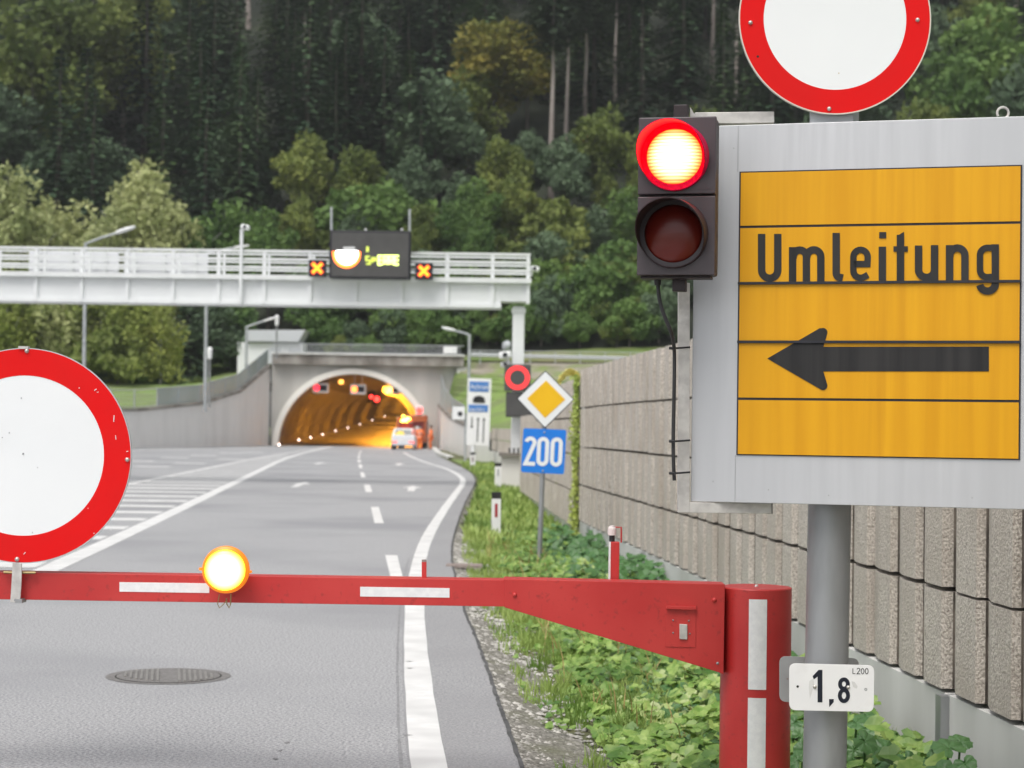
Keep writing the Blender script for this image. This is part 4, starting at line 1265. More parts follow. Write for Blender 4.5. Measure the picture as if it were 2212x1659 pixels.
for (x, y, r_) in [(46,860,1.5),(20,935,1.5),(81,1010,1.2),(70,1150,1.2),(5,945,1.2)]: dt.disc(P(x, y, RSY + .003), (1,0,0), (0,0,1), r_ * sc, 8)
dt.build('dirt_specks', M['steel'], root)
br = MB()
br.prism([P(27, 1216, RSY), P(47, 1217, RSY), P(46, 1262, RSY), P(43, 1302, RSY), P(22, 1301, RSY), P(25, 1255, RSY)], (0, .008, 0))
br.build('clamp_strap', M['alu_tube'], root, bevel=.001)
MB().tube([P(8, 1236, RSY + .02), P(30, 1237, RSY + .02), P(77, 1237, RSY + .02)], .006, 8).build('clamp_rod', mat('brass', (.34,.26,.12), None, rough=.4, metal=.6), root)
MB().box(P(45, 1297, RSY + .03), (.03, .08, .018)).build('clamp_nut', M['steel'], root)
MB().dome(P(33, 1296, RSY - .001), (0, -1, 0), .006, 8, 3).build('clamp_screw', M['steel'], root)
MB().box(P(52, 751, RSY + .01), (.045, .03, .012)).build('top_clip', M['alu_tube'], root)

# warning lamp
LY = 8.36; sl = LY / FPX
c_ = P(486, 1231.5, LY); root = thing('warning_lamp', c_, 'round amber warning lamp glowing on the barrier arm', 'warning lamp')
lr = 44.5 * sl
hz = MB(); n_ = 48
prof = [(0.0, lr * .985), (.01, lr * 1.13), (.03, lr * 1.16), (.075, lr * 1.08), (.11, lr * .7), (.12, 0.001)]
vs = []
for d_, r_ in prof:
    for i in range(n_): vs.append((c_.x + r_ * math.cos(2*PI*i/n_), c_.y + d_, c_.z + r_ * math.sin(2*PI*i/n_)))
fs = [(j*n_+i, j*n_+(i+1)%n_, (j+1)*n_+(i+1)%n_, (j+1)*n_+i) for j in range(len(prof)-1) for i in range(n_)]
hz.add(vs, fs); hz.build('housing', mat('amber_plastic', (.72,.2,.01), (.78,.24,.015), 6, .35, emit=(1,.22,.005), estr=.3), root, smooth=True)
ln = MB(); ln.dome((0, 0, 0), (0, -1, 0), lr * .985, 48, 8, .28)
lo = ln.build('lens', lens_mat('amber_lens', (1,.70,.20), (1,.34,.005), 7, 2.8, lr), root, smooth=True)
lo.location = (0, 0, 0)
me = lo.data
for v in me.vertices: v.co += Vector(ORG[root.name])
tt = MB()
for i in range(72):
    t = 2 * PI * i / 72; tt.box((c_.x + lr * math.cos(t), c_.y - .002, c_.z + lr * math.sin(t)), (.0035, .006, .0035))
tt.build('rim_teeth', mat('amber_teeth', (.75,.3,.01), None, rough=.3, emit=(1,.3,.01), estr=.5), root)
for x, y in ((434, 1229), (540, 1235)): MB().box(P(x, y, LY + .03), (.016, .02, .012)).build('ear', mat('amber_plastic', (.72,.2,.01)), root, bevel=.002)
wr = MB(); wr.tube([P(x, y, LY + .05) for x, y in [(474,1284),(470,1305),(474,1313),(480,1308),(490,1297)]], .0022, 6)
wr.tube([P(x, y, LY + .04) for x, y in [(499,1282),(498,1305),(495,1313),(490,1305),(489,1292)]], .003, 6)
wr.build('wire_clip', mat('brass', (.34,.26,.12)), root)
MB().box((c_.x, AF - .03, c_.z - .05), (.05, .06, .1)).build('mount', M['steel'], root)

# ================================================================== DETOUR BOARD, POLE, ROUND SIGN, TRAFFIC LIGHT
TH = R(16)
bdir = Vector((math.cos(TH), -math.sin(TH), 0)); bn = Vector((-math.sin(TH), -math.cos(TH), 0))   # bn points at the viewer
b0 = P(1595, 700, 7.45)
def Bp(px, py, l=0.0): return plane_point(px, py, b0, bn) + bn * l
PY_ = 7.50
pole_c = P(1789, 1200, PY_ + .02)
PR = .0855
pole = thing('sign_pole', (pole_c.x, pole_c.y, 0), 'thick round galvanised pole carrying the yellow detour board', 'pole')
MB().cyl((pole_c.x - .012, pole_c.y, -.4), (pole_c.x + .024, pole_c.y, 3.45), PR, n=48).build('shaft', M['steel'], pole, smooth=True)
board = thing('detour_board', Bp(1850, 1085), 'grey metal board with yellow Umleitung panel and black arrow', 'sign board')
zt_, zb_ = Bp(1600, 270).z, Bp(1492, 1083).z
ul, ur = Bp(1493, 1000), Bp(2330, 1000)
def BZ(p, z, l=0.0): return Vector((p.x, p.y, z)) + bn * l
fo = MB(); fo.prism([BZ(ul, zt_), BZ(ur, zt_), BZ(ur, zb_), BZ(ul, zb_)], bn * -.045)
fo.build('backing', M['alu'], board, bevel=.002)
# yellow planks on a black border
pl0, pr0 = Bp(1594, 700), Bp(2206, 700)
lev = [Bp(1596, y).z for y in (371, 490.5, 612.5, 738.5, 861, 983)]
MB().prism([BZ(pl0, lev[0], .004), BZ(pr0, lev[0], .004), BZ(pr0, lev[5], .004), BZ(pl0, lev[5], .004)], bn * -.0035).build('black_border', M['black_line'], board)
t4 = bdir * .0065
for i in range(5):
    z0, z1 = lev[i] - .0055, lev[i + 1] + .0045
    MB().prism([BZ(pl0 + t4, z0, .0075), BZ(pr0 - t4, z0, .0075), BZ(pr0 - t4, z1, .0075), BZ(pl0 + t4, z1, .0075)], bn * -.003).build('yellow_plank', M['yellow_film'], board)
zq4 = Zoom(2.3035, 1600, 340)
def F4(x, y, l=0.0):
    a = zq4(x, y); return Bp(a[0], a[1], .0095 + l)
W = 38
letters = {
 'U': [([(231,420), (231,606)] + arc(272.5,606,41.5,42,180,0,12)[1:] + [(314,606), (314,420)], W)],
 'm': [([(390,488), (390,665)], W), ([(391,540)] + arc(427,538,34,35,180,360,10) + [(461,664)], W), ([(462,540)] + arc(499,538,36,36,180,360,10) + [(535,664)], W)],
 'l': [([(614,415), (614,622)] + arc(640,622,26,23,180,90,6)[1:] + [(648,647)], W)],
 'e': [([(702,575), (774,575)] + [(776,540)] + arc(739,540,37,38,0,-180,12)[1:] + [(702,606)] + arc(739,608,37,38,180,60,10)[1:] + [(777,630)], 33)],
 'i': [([(851,486), (851,661)], W), ([(853,411), (853,443)], 36)],
 't': [([(944,425), (944,661)], W), ([(908,498), (982,498)], 28)],
 'u': [([(1037,480), (1037,610)] + arc(1078,606,41,38,180,0,12)[1:] + [(1119,604)], W), ([(1119,478), (1119,660)], W)],
 'n': [([(1196,478), (1196,660)], W), ([(1198,540)] + arc(1236,532,39,39,180,360,12) + [(1275,658)], W)],
 'g': [([(1431,474), (1431,676)] + arc(1391,676,40,38,0,170,12), W), (arc(1391,530,39,38,-90,-180,8) + [(1352,605)] + arc(1391,605,39,38,180,90,8)[1:] + [(1425,640)], 33), ([(1385,492), (1430,492)], 33)],
}
lt = MB(); k_ = 0
for ch in letters:
    for pth, w in letters[ch]:
        stroke(lt, pth, w, F4, k_ * .0002); k_ += 1
lt.poly([F4(925,432,.0001), F4(962,409,.0001), F4(963,430,.0001), F4(925,433,.0001)])
lt.build('lettering', M['black_film'], board)
aw = MB()
aw.poly([F4(x, y, .0002) for x, y in [(260,1060),(530,904)] + arc(546,926,23,23,-115,12,10) + [(548,1000),(548,1126)] + arc(546,1199,23,23,-12,115,10)])
aw.poly([F4(x, y, .0002) for x, y in [(548,1000),(1398,999),(1398,1126),(548,1126)]])
aw.build('arrow', M['black_film'], board)
# plank seams run over letters
sm_ = MB()
for i in (2, 3):
    z = lev[i]
    sm_.prism([BZ(pl0, z + .0048, .0165), BZ(pr0, z + .0048, .0165), BZ(pr0, z - .0050, .0165), BZ(pl0, z - .0050, .0165)], bn * -.008)
sm_.build('plank_seam', M['black_line'], board)
hk = MB(); hp = Bp(2166, 249, -.02)
hk.tube([hp + Vector((.022 * math.cos(t), 0, .012 + .022 * math.sin(t))) for t in [-1.2 + .45 * i for i in range(12)]], .005, 8); hk.build('lifting_eye', M['alu_tube'], board)
vs_ = MB(); 
for pxs in (1594,):
    a = Bp(pxs, 300); vs_.prism([BZ(a, lev[0], .0015), BZ(a + bdir * .0018, lev[0], .0015), BZ(a + bdir * .0018, zt_ - .002, .0015), BZ(a, zt_ - .002, .0015)], bn * -.001)
    a = Bp(1588, 1000); vs_.prism([BZ(a, zb_ + .002, .0015), BZ(a + bdir * .0018, zb_ + .002, .0015), BZ(a + bdir * .0018, lev[5], .0015), BZ(a, lev[5], .0015)], bn * -.001)
vs_.build('sheet_seam', M['steel'], board)
rv = MB()
for x, y in [(1585, 320), (1660, 1058), (1790, 1070), (2100, 1075), (1540, 1040)]: rv.dome(Bp(x, y, .0), bn, .0022, 8, 3)
rv.build('rivet', M['steel'], board)

# round sign above
c_ = P(1804, 40, 7.395); root = thing('prohibition_sign', c_, 'round white sign with red border above the yellow detour board', 'road sign')
s_ = 7.395 / FPX; rr = 209 * s_
ax_, az_ = Vector((1, 0, 0)), Vector((0, 0, 1))
MB().prism([c_ + Vector((rr * math.cos(2*PI*i/96), .006, rr * math.sin(2*PI*i/96))) for i in range(96)], (0, .014, 0)).build('plate', M['alu_tube'], root, smooth=True)
MB().ring(c_ + Vector((0, .0035, 0)), ax_, az_, 155 * s_, rr - .0045, 96).build('red_border', M['red_film'], root)
MB().ring(c_ + Vector((0, .003, 0)), ax_, az_, rr - .005, rr, 96, (0, .006, 0)).build('pale_rim', mat('cream_rim', (.62,.58,.5), None, rough=.4), root)
MB().disc(c_ + Vector((-.002, .0045, -.006)), ax_, az_, 157 * s_, 96).build('white_centre', M['white_film'], root)
sw_ = MB()
for x, y in [(1621, 49), (1982, 43), (1791, 235)]: sw_.dome(P(x, y, 7.395 + .003), (0, -1, 0), .009, 14, 5)
sw_.build('rivet', M['screw'], root, smooth=True)
MB().disc(P(1637, 122, 7.395 + .003), ax_, az_, .005, 12).build('hole', M['joint'], root)
MB().disc(P(1812, 158, 7.395), ax_, az_, .0025, 8).build('dirt_speck', mat('ochre_speck', (.5,.38,.2), None), root)
# stub of the mounting plate
MB().box(P(1796, 252, 7.43), (93 * 7.43 / FPX, .02, .09)).build('mounting_plate', M['galvanised'], root)

# km plates
zq5 = Zoom(2.5, 1400, 1100)
KY = 7.38
def K(x, y, l=0.0):
    a = zq5(x, y); return P(a[0], a[1], KY - l)
root = thing('kilometre_plate', K(1140, 1220), 'small white plate reading 1,8 and L200 bolted to the pole', 'plate')
MB().prism([K(x, y) for x, y in rounded([(903,950),(1378,962),(1374,1222),(903,1212)], 38)], (0, .004, 0)).build('plate', M['white_plate'], root, bevel=.0008)
kd = MB()
def fk(x, y, l=0.0): return K(x, y, .001 + l)
kd.poly([fk(x, y) for x, y in [(1033,1022),(1066,987),(1088,987),(1088,1168),(1061,1168),(1061,1024),(1040,1040)]])
kd.poly([fk(x, y) for x, y in [(1125,1150),(1151,1150),(1151,1166),(1126,1195)]])
stroke(kd, arc(1208, 1066, 22, 26, 0, 360, 18)[:-1], 22, fk, .0, True)
stroke(kd, arc(1208, 1130, 23, 31, 0, 360, 18)[:-1], 22, fk, .0004, True)
kd.build('digits', mat('ink_blue_black', (.01,.013,.025), None, rough=.4), root)
kl = MB(); 
stroke(kl, [(1258,978),(1258,1008),(1272,1008)], 4, fk)
stroke(kl, arc(1289,986,8,8,190,380,8) + [(1281,1009),(1299,1009)], 4, fk)
for cx in (1312, 1335): stroke(kl, arc(cx,994,8,15,0,360,16)[:-1], 4, fk, 0, True)
kl.build('small_lettering', M['black_film'], root)
kb_ = MB()
for x, y in [(1045,1080),(1231,1084)]: kb_.dome(K(x, y, .0), (0, -1, 0), .008, 10, 4)
kb_.build('bolt', M['screw'], root)
kh = MB()
for x, y in [(950,1080)]: kh.disc(K(x, y, .0008), ax_, az_, .005, 12)
kh.build('hole', M['joint'], root)
kh = MB(); kh.ring(K(1330, 1096, .0008), ax_, az_, .003, .0055, 16); kh.build('empty_hole', M['steel'], root)
st = MB()
for pts_ in ([(1015,1050),(1035,1035),(1042,1060),(1030,1110),(1018,1150),(1012,1090)], [(1250,1050),(1268,1055),(1285,1080),(1278,1092),(1258,1082)]):
    st.poly([K(x, y, .0006) for x, y in pts_])
st.build('glue_mark', mat('glue_mark', (.62,.62,.6), (.7,.7,.69), 20, .6), root)
KB = 7.72
def K2(x, y, l=0.0):
    a = zq5(x, y); return P(a[0], a[1], KB - l)
root = thing('kilometre_plate', K2(1070, 1160), 'bare grey plate facing away behind the pole and the 1,8 plate', 'plate')
MB().prism([K2(x, y) for x, y in rounded([(848,910),(1292,922),(1290,1180),(848,1165)], 40)], (0, .004, 0)).build('plate', mat('grey_back', (.33,.33,.33), (.38,.38,.38), 8, .5, metal=.2), root, bevel=.0008)
MB().disc(K2(893,1037,.001), ax_, az_, .004, 10).build('hole', M['rust_iron'], root)

# ---- traffic light
TLY = 7.22
TA = R(12)
c_ = P(1462, 424, TLY)
tl = thing('traffic_light', c_, 'two lamp traffic light with glowing red upper lamp beside the detour board', 'traffic light')
tx, tn_ = Vector((math.cos(TA), math.sin(TA) * -1 * -1, 0)), None
# faces left of the camera: outward normal leans to -x
fn_ = Vector((-math.sin(TA), -math.cos(TA), 0)); tx = Vector((math.cos(TA), -math.sin(TA), 0))
kpx = TLY / FPX
def TL(u, v, w=0.0): return c_ + tx * (u * kpx / math.cos(TA * .5)) + Vector((0, 0, v * kpx)) + fn_ * w
hw, hh = 84, 171.5
def slab(u0, u1, v0, v1, w0, w1): return MB().prism([TL(u0, v1, w1), TL(u1, v1, w1), TL(u1, v0, w1), TL(u0, v0, w1)], fn_ * (w0 - w1))
bk = slab(-hw, hw, -hh, hh, -.11, -.012); bk.build('housing', M['signal_edge'], tl, bevel=.012)
slab(-hw, hw, 4, hh, -.012, .012).build('upper_door', M['signal_black'], tl, bevel=.004)
slab(-hw, hw, -hh, -1, -.012, .012).build('lower_door', M['signal_black'], tl, bevel=.004)
slab(30, 76, 14, 26, .012, .014).build('door_catch', M['signal_black'], tl)
uz = Vector((0, 0, 1))
def visor(v, name, m_in):
    cc = TL(-5, v, .012); r0 = 75 * kpx; r1 = 73.5 * kpx; n_ = 56
    m_ = MB(); vs = []; 
    for rad_off, inner in ((0, 0), (-.003, 1)):
        for i in range(n_):
            t = 2 * PI * i / n_
            s_ = math.sin(t)
            cut = .5 + .5 * math.sin(t + R(8))
            Ln = .018 + .190 * (min(1, max(0, (s_ + .55) / 1.1)) ** .8)
            d = tx * math.cos(t) + uz * s_
            vs.append(cc + d * (r0 + rad_off)); vs.append(cc + d * (r1 + rad_off) + fn_ * Ln + uz * (-.014 * Ln / .2))
    N2 = 2 * n_
    fs = []
    for i in range(n_):
        a, b = 2 * i, 2 * ((i + 1) % n_)
        fs.append((a, b, b + 1, a + 1)); fs.append((N2 + a, N2 + a + 1, N2 + b + 1, N2 + b)); fs.append((a + 1, b + 1, N2 + b + 1, N2 + a + 1))
    m_.add(vs, fs); m_.build(name, m_in, tl, smooth=True)
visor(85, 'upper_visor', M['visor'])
visor(-82, 'lower_visor', mat('visor_dark', (.03,.018,.02), (.045,.025,.028), 20, .6, spec=.25))
def ringd(v, r0, r1, w, name, m_): MB().ring(TL(-5, v, w), tx, uz, r0 * kpx, r1 * kpx, 56, fn_ * -.012).build(name, m_, tl, smooth=True)
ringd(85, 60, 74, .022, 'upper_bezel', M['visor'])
ringd(-82, 63, 74, .022, 'lower_bezel', M['signal_black'])
def lens(v, r, name, m_, flat):
    m2_ = MB(); m2_.dome((0, 0, 0), fn_, r * kpx, 56, 9, flat)
    ob = m2_.build(name, m_, None, smooth=True)
    ob.parent = tl; ob.location = TL(-5, v, .012) - c_
lens(85, 60.5, 'red_lens', lens_mat('red_lens', (1,.10,.048), (1,.022,.001), 24, 10, 60.5 * kpx, ripple=24), .3)
lens(-82, 63.5, 'dark_lens', M['dark_lens'], .3)
# mounting pieces
MB().box(TL(2, 188, -.08), (.055, .05, .06), rz=-TA).build('top_bracket', M['signal_edge'], tl, bevel=.003)
MB().prism([TL(20, 203, -.1), TL(36, 176, -.1), TL(20, 176, -.1)], fn_ * -.03).build('top_gusset', M['alu_tube'], tl)
MB().box(TL(3, -188, -.08), (.052, .05, .055), rz=-TA).build('bottom_bracket', M['signal_edge'], tl, bevel=.003)
sk = slab(-hw + 6, hw - 10, -hh - 6, -hh, -.10, -.012); sk.build('bottom_lip', M['signal_edge'], tl, bevel=.003)
# aluminium carrying arm
af = thing('signal_arm', P(1475, 1085, 7.40), 'bare aluminium tube frame holding the traffic light to the board edge', 'bracket')
AY = 7.50
def tubebox(p, q, r, name):
    p, q = Vector(p), Vector(q); d = (q - p).normalized(); a = Vector((0, 1, 0)); b = d.cross(a).normalized()
    m_ = MB(); vs = [o + a * i * r + b * j * r for o in (p, q) for i, j in ((-1,-1),(1,-1),(1,1),(-1,1))]
    m_.add(vs, [(0,1,2,3),(4,7,6,5),(0,4,5,1),(1,5,6,2),(2,6,7,3),(3,7,4,0)]); m_.build(name, M['alu_tube'], af, bevel=.002)
tubebox(P(1477, 612, AY), P(1476, 1107, AY), .0225, 'upright')
tubebox(P(1464, 1096, AY), P(1666, 1098, AY), .0205, 'foot_bar')
tubebox(P(1500, 257, AY), P(1671, 255, AY), .0225, 'head_bar')
MB().prism([P(1667, 1087, AY - .022), P(1669, 1087, AY - .022), P(1669, 1110, AY - .022), P(1667, 1110, AY - .022)], (0, .04, 0)).build('end_cap', M['rubber'], af)
# cable
cbm = MB(); cp_ = [(1420,598),(1421,612),(1424,650),(1437,688),(1451,718),(1457,752),(1457,800),(1456,860),(1454,950),(1455,1010),(1457,1038)]
pts = smooth([P(x, y, 7.42 if y > 740 else 7.32) for x, y in cp_], 2)
cbm.tube(pts, .0075, 8)
cab = tag(cbm.build('cable', M['rubber'], smooth=True, origin=P(1457,1038,7.42)), 'black cable running from the traffic light down the aluminium tube', 'cable')
MB().cyl(P(1420, 594, 7.32), P(1421, 616, 7.32), .017, .012).build('cable_gland', M['rubber'], cab)
for y in (751, 952, 1021):
    tie = MB()
    tie.tube([P(1450, y + 2, 7.415), P(1490, y - 1, 7.465)], .004, 6)
    tie.tube([P(1446, y + 1, 7.41), P(1458, y + 2, 7.40)], .006, 6)
    tie.build('cable_tie', M['rubber'], cab)

# ================================================================== LAMP POSTS
def street_lamp(px, ybase, ytop, Y, hx, hy, label, r=.09, head=.9):
    a, b = P(px, ybase, Y), P(px + (ybase - ytop) * .012, ytop, Y)
    h = P(hx, hy, Y)
    root = thing('street_lamp', a, label, 'street lamp', 'street lamps by the tunnel approach')
    MB().cyl(a - Vector((0, 0, .3)), b, r, r * .8, 12).build('pole', M['galvanised'], root, smooth=True)
    MB().tube([b - Vector((0,0,.05)), b.lerp(h, .5), h], r * .55, 8).build('arm', M['galvanised'], root, smooth=True)
    sg = 1 if hx > px else -1
    d = (h - b).normalized(); q = h
    m_ = MB(); L_ = head
    secs = [(0, .06, .06), (.12, .14, .09), (.55, .17, .1), (.9, .12, .07), (1.0, .03, .03)]
    vs = []
    for t, w, hh_ in secs:
        cc = q + d * (L_ * t)
        for i in range(10):
            an = 2 * PI * i / 10; vs.append(cc + Vector((0, w * math.cos(an), hh_ * math.sin(an) + .02)))
    m_.add(vs, [(j*10+i, j*10+(i+1)%10, (j+1)*10+(i+1)%10, (j+1)*10+i) for j in range(4) for i in range(10)] + [tuple(range(9,-1,-1)), tuple(range(40,50))])
    m_.build('lamp_head', M['lamp_white'], root, smooth=True)
    return root
street_lamp(179, 1010, 524, 78, 250, 504, 'street lamp whose arm shows above the gantry railing', .085, .85)
street_lamp(443, 880, 545, 132, 505, 536, 'tall street lamp on the wall top, its head hidden by the gantry', .14, 1.1)
street_lamp(531, 852, 705, 146, 570, 694, 'street lamp in front of the white service building', .14, 1.1)
street_lamp(1011, 1000, 722, 112, 984, 715, 'street lamp standing between the portal and the tunnel sign', .11, .85)
# camera masts
for (px, y0, y1, Y, lab) in [(452, 880, 772, 130, 'short camera mast beside the tall lamp on the wall top'), (597, 775, 700, 150, 'dark camera mast at the left corner of the tunnel portal')]:
    a, b = P(px, y0, Y), P(px + 1, y1, Y); root = thing('camera_mast', a, lab, 'camera mast')
    MB().cyl(a, b, .07).build('mast', M['steel'], root)
    MB().cyl(b - Vector((0, 0, .1)), b + Vector((0, 0, .55)), .14, .18).dome(b + Vector((0, 0, .55)), (0, 0, 1), .18).build('head', M['lamp_white'], root, smooth=True)
# far red barrier on the meadow
p = P(300, 893, 131); root = thing('boom_barrier', P(328, 908, 131), 'small distant red and white barrier behind the wall fence', 'barrier')
a, b = P(275, 892, 131), P(345, 890, 131)
MB().box((a + b) / 2, (b.x - a.x, .12, .2)).build('arm', M['red_paint'], root)
MB().box(((a + b) / 2) + Vector((-.6, -.07, 0)), (.7, .02, .12)).build('white_stripe', M['white_tape'], root)
q_ = P(328, 900, 131); MB().box(q_, (.25, .25, .8)).build('column', M['red_paint'], root)

# ================================================================== VEHICLES AND WORKERS
def wheel(par, x, y, z, r, w):
    m_ = MB().cyl((x - w / 2, y, z), (x + w / 2, y, z), r, n=24); o = m_.build('wheel', M['tyre'], par, smooth=True)
    MB().cyl((x - w / 2 - .005, y, z), (x + w / 2 + .005, y, z), r * .6, n=16).build('rim', M['galvanised'], o)
VYr = 136.0; s = VYr / FPX
cx = XA(871, VYr); W2 = .87
van = thing('estate_car', (cx, VYr + 2, 0), 'white estate car with painted yellow reflection in its rear window at the tunnel mouth', 'car')
sec = [(0.0, .82, .35, .95, 1.0), (.12, .86, .28, .98, 1.02), (1.2, .88, .26, .98, 1.0), (3.4, .88, .26, .95, .97), (4.3, .8, .3, .85, .88)]
bd_ = MB(); vs = []
for (d, w, z0, z1, z2) in sec:
    y = VYr + d
    vs += [(cx - w, y, z0 + .12), (cx - w * .93, y, z0), (cx + w * .93, y, z0), (cx + w, y, z0 + .12), (cx + w, y, z1 - .1), (cx + w * .92, y, z2), (cx - w * .92, y, z2), (cx - w, y, z1 - .1)]
bd_.add(vs, [(j*8+i, j*8+(i+1)%8, (j+1)*8+(i+1)%8, (j+1)*8+i) for j in range(4) for i in range(8)] + [tuple(range(7,-1,-1)), tuple(range(32,40))])
bd_.build('body', M['van_white'], van, smooth=True)
gh = MB(); vs = []
for (y, z, w) in [(.05, 1.0, .80), (.35, 1.52, .66), (2.2, 1.55, .66), (3.1, .98, .78)]:
    vs += [(cx - w, VYr + y, z), (cx + w, VYr + y, z)]
vs += [(cx - .82, VYr + .05, .94), (cx + .82, VYr + .05, .94), (cx - .8, VYr + 3.1, .92), (cx + .8, VYr + 3.1, .92)]
gh.add(vs, [(0,1,3,2),(2,3,5,4),(4,5,7,6),(0,2,4,6),(1,7,5,3),(0,8,9,1),(6,7,11,10),(0,6,10,8),(1,9,11,7)]); gh.build('cabin', M['van_white'], van)
def onrear(x, z, l=.01): return (cx + x, VYr + .05 + (z - 1.0) / .52 * .3 - l, z)
MB().prism([onrear(-.66, 1.06), onrear(.66, 1.06), onrear(.55, 1.46), onrear(-.55, 1.46)], (0, .004, 0)).build('rear_window', M['window_dark'], van)
MB().prism([onrear(-.62, 1.08, .02), onrear(.1, 1.08, .02), onrear(.0, 1.32, .02), onrear(-.3, 1.36, .02), onrear(-.55, 1.2, .02)], (0, .004, 0)).build('yellow_reflection', M['yellow_reflection'], van)  # yellow reflection in the window, painted as a flat panel
for sg in (-1, 1):
    MB().box((cx + sg * .62, VYr - .02, .52), (.4, .06, .17)).build('tail_light', M['tail_red'], van, bevel=.02)
    for yy_ in (.85, 3.4): wheel(van, cx + sg * .78, VYr + yy_, .32, .32, .2)
MB().box((cx, VYr - .03, .42), (1.5, .1, .2)).build('bumper', M['building_grey'], van, bevel=.03)
MB().box((cx, VYr - .015, .72), (.5, .03, .11)).build('number_plate', M['white_plate'], van)
MB().box((cx, VYr + .5, 1.56), (1.1, .3, .04)).build('roof_rack', M['galvanised'], van)
# truck
TYr = 145.0; s = TYr / FPX; tx0, tx1 = XA(856, TYr), XA(920, TYr); tcx = (tx0 + tx1) / 2; w = tx1 - tx0
tk = thing('work_truck', (tcx, TYr + 3, 0), 'red and orange work truck with amber beacons parked in the tunnel mouth', 'truck')
MB().box((tcx + .1, TYr + 2, 1.35), (w - .2, 4, 1.5)).build('box_body', M['truck_red'], tk, bevel=.04)
MB().box((tcx + .1, TYr - .05, 2.2), (w, .3, .26)).build('orange_header', M['truck_orange'], tk)
for sg in (-1, 1): MB().box((tcx + sg * (w / 2 - .07), TYr - .03, 1.3), (.14, .2, 1.6)).build('orange_corner_post', M['truck_orange'], tk)
MB().box((tcx - w / 2 + .1, TYr + 2.4, 1.7), (.2, 3.8, 1.5)).build('side_board', mat('tan_board', (.4,.26,.12), None, rough=.6), tk)
MB().box((tcx, TYr + 5, 1.5), (w - .2, 1.8, 2.2)).build('cab', M['truck_orange'], tk, bevel=.1)
MB().box((tcx + .55, TYr - .2, 1.45), (.5, .2, .55)).build('equipment_box', M['building_grey'], tk, bevel=.03)
MB().box((tcx, TYr, .5), (w - .3, .15, .2)).build('rear_bumper', M['rubber'], tk)
for sg in (-1, 1):
    for yy_ in (1.0, 4.8): wheel(tk, tcx + sg * (w / 2 - .25), TYr + yy_, .45, .45, .28)
for (px, py, r_) in [(873, 908, .26), (881, 904, .2), (871, 897, .1)]:
    p = P(px, py, TYr - .25)
    MB().dome(p - Vector((0,0,.1)), (0, 0, 1), r_, 14, 5).build('beacon', M['led_amber'], tk, smooth=True)
MB().box((P(876, 912, TYr - .1)), (1.1, .1, .08)).build('beacon_bar', M['steel'], tk)

SK = {  # joint: (x, y, z, radius) facing -y
 'pel': (0, 0, .95, .14), 'wst': (0, 0, 1.12, .125), 'che': (0, .01, 1.34, .15), 'nk': (0, 0, 1.5, .055), 'hd0': (0, -.01, 1.58, .085), 'hd1': (0, -.01, 1.68, .095), 'hd2': (0, 0, 1.75, .06),
 'shl': (-.19, 0, 1.42, .065), 'ell': (-.27, -.03, 1.14, .045), 'wrl': (-.24, -.16, .92, .03), 'pal': (-.23, -.19, .85, .035),
 'shr': (.19, 0, 1.42, .065), 'elr': (.27, -.03, 1.14, .045), 'wrr': (.24, -.16, .92, .03), 'par': (.23, -.19, .85, .035),
 'hil': (-.1, 0, .9, .10), 'knl': (-.12, -.03, .5, .065), 'anl': (-.12, .02, .1, .045), 'tol': (-.13, -.14, .04, .035),
 'hir': (.1, 0, .9, .10), 'knr': (.12, -.03, .5, .065), 'anr': (.12, .02, .1, .045), 'tor': (.13, -.14, .04, .035)}
BONES = [('pel','wst'),('wst','che'),('che','nk'),('nk','hd0'),('hd0','hd1'),('hd1','hd2'),('che','shl'),('shl','ell'),('ell','wrl'),('wrl','pal'),('che','shr'),('shr','elr'),('elr','wrr'),('wrr','par'),
         ('pel','hil'),('hil','knl'),('knl','anl'),('anl','tol'),('pel','hir'),('hir','knr'),('knr','anr'),('anr','tor')]
def skin_obj(name, joints, bones, m_, parent, root_j, grow=0.0, extra=None):
    names = list(joints); me = bpy.data.meshes.new(name)
    vs = [joints[k][:3] for k in names]; rs = [joints[k][3] + grow for k in names]
    es = [(names.index(a), names.index(b)) for a, b in bones]
    if extra:
        for (base, chain) in extra:
            prev = names.index(base)
            for (p, r_) in chain:
                vs.append(p); rs.append(r_); es.append((prev, len(vs) - 1)); prev = len(vs) - 1
    me.from_pydata(vs, es, [])
    me.materials.append(m_)
    o = bpy.data.objects.new(name, me); col.objects.link(o); o.parent = parent
    sm = o.modifiers.new('skin', 'SKIN')
    if not me.skin_vertices: 
        me.attributes.new if False else None
    return o, rs, names.index(root_j)
def make_skin(o, rs, ri):
    me = o.data
    bm = bmesh.new(); bm.from_mesh(me)
    lay = bm.verts.layers.skin.verify()
    bm.verts.ensure_lookup_table()
    for i, v in enumerate(bm.verts):
        v[lay].radius = (rs[i], rs[i]); v[lay].use_root = (i == ri)
    bm.to_mesh(me); bm.free()
    sb = o.modifiers.new('sub', 'SUBSURF'); sb.levels = 1; sb.render_levels = 1
    o.modifiers['skin'].use_smooth_shade = True
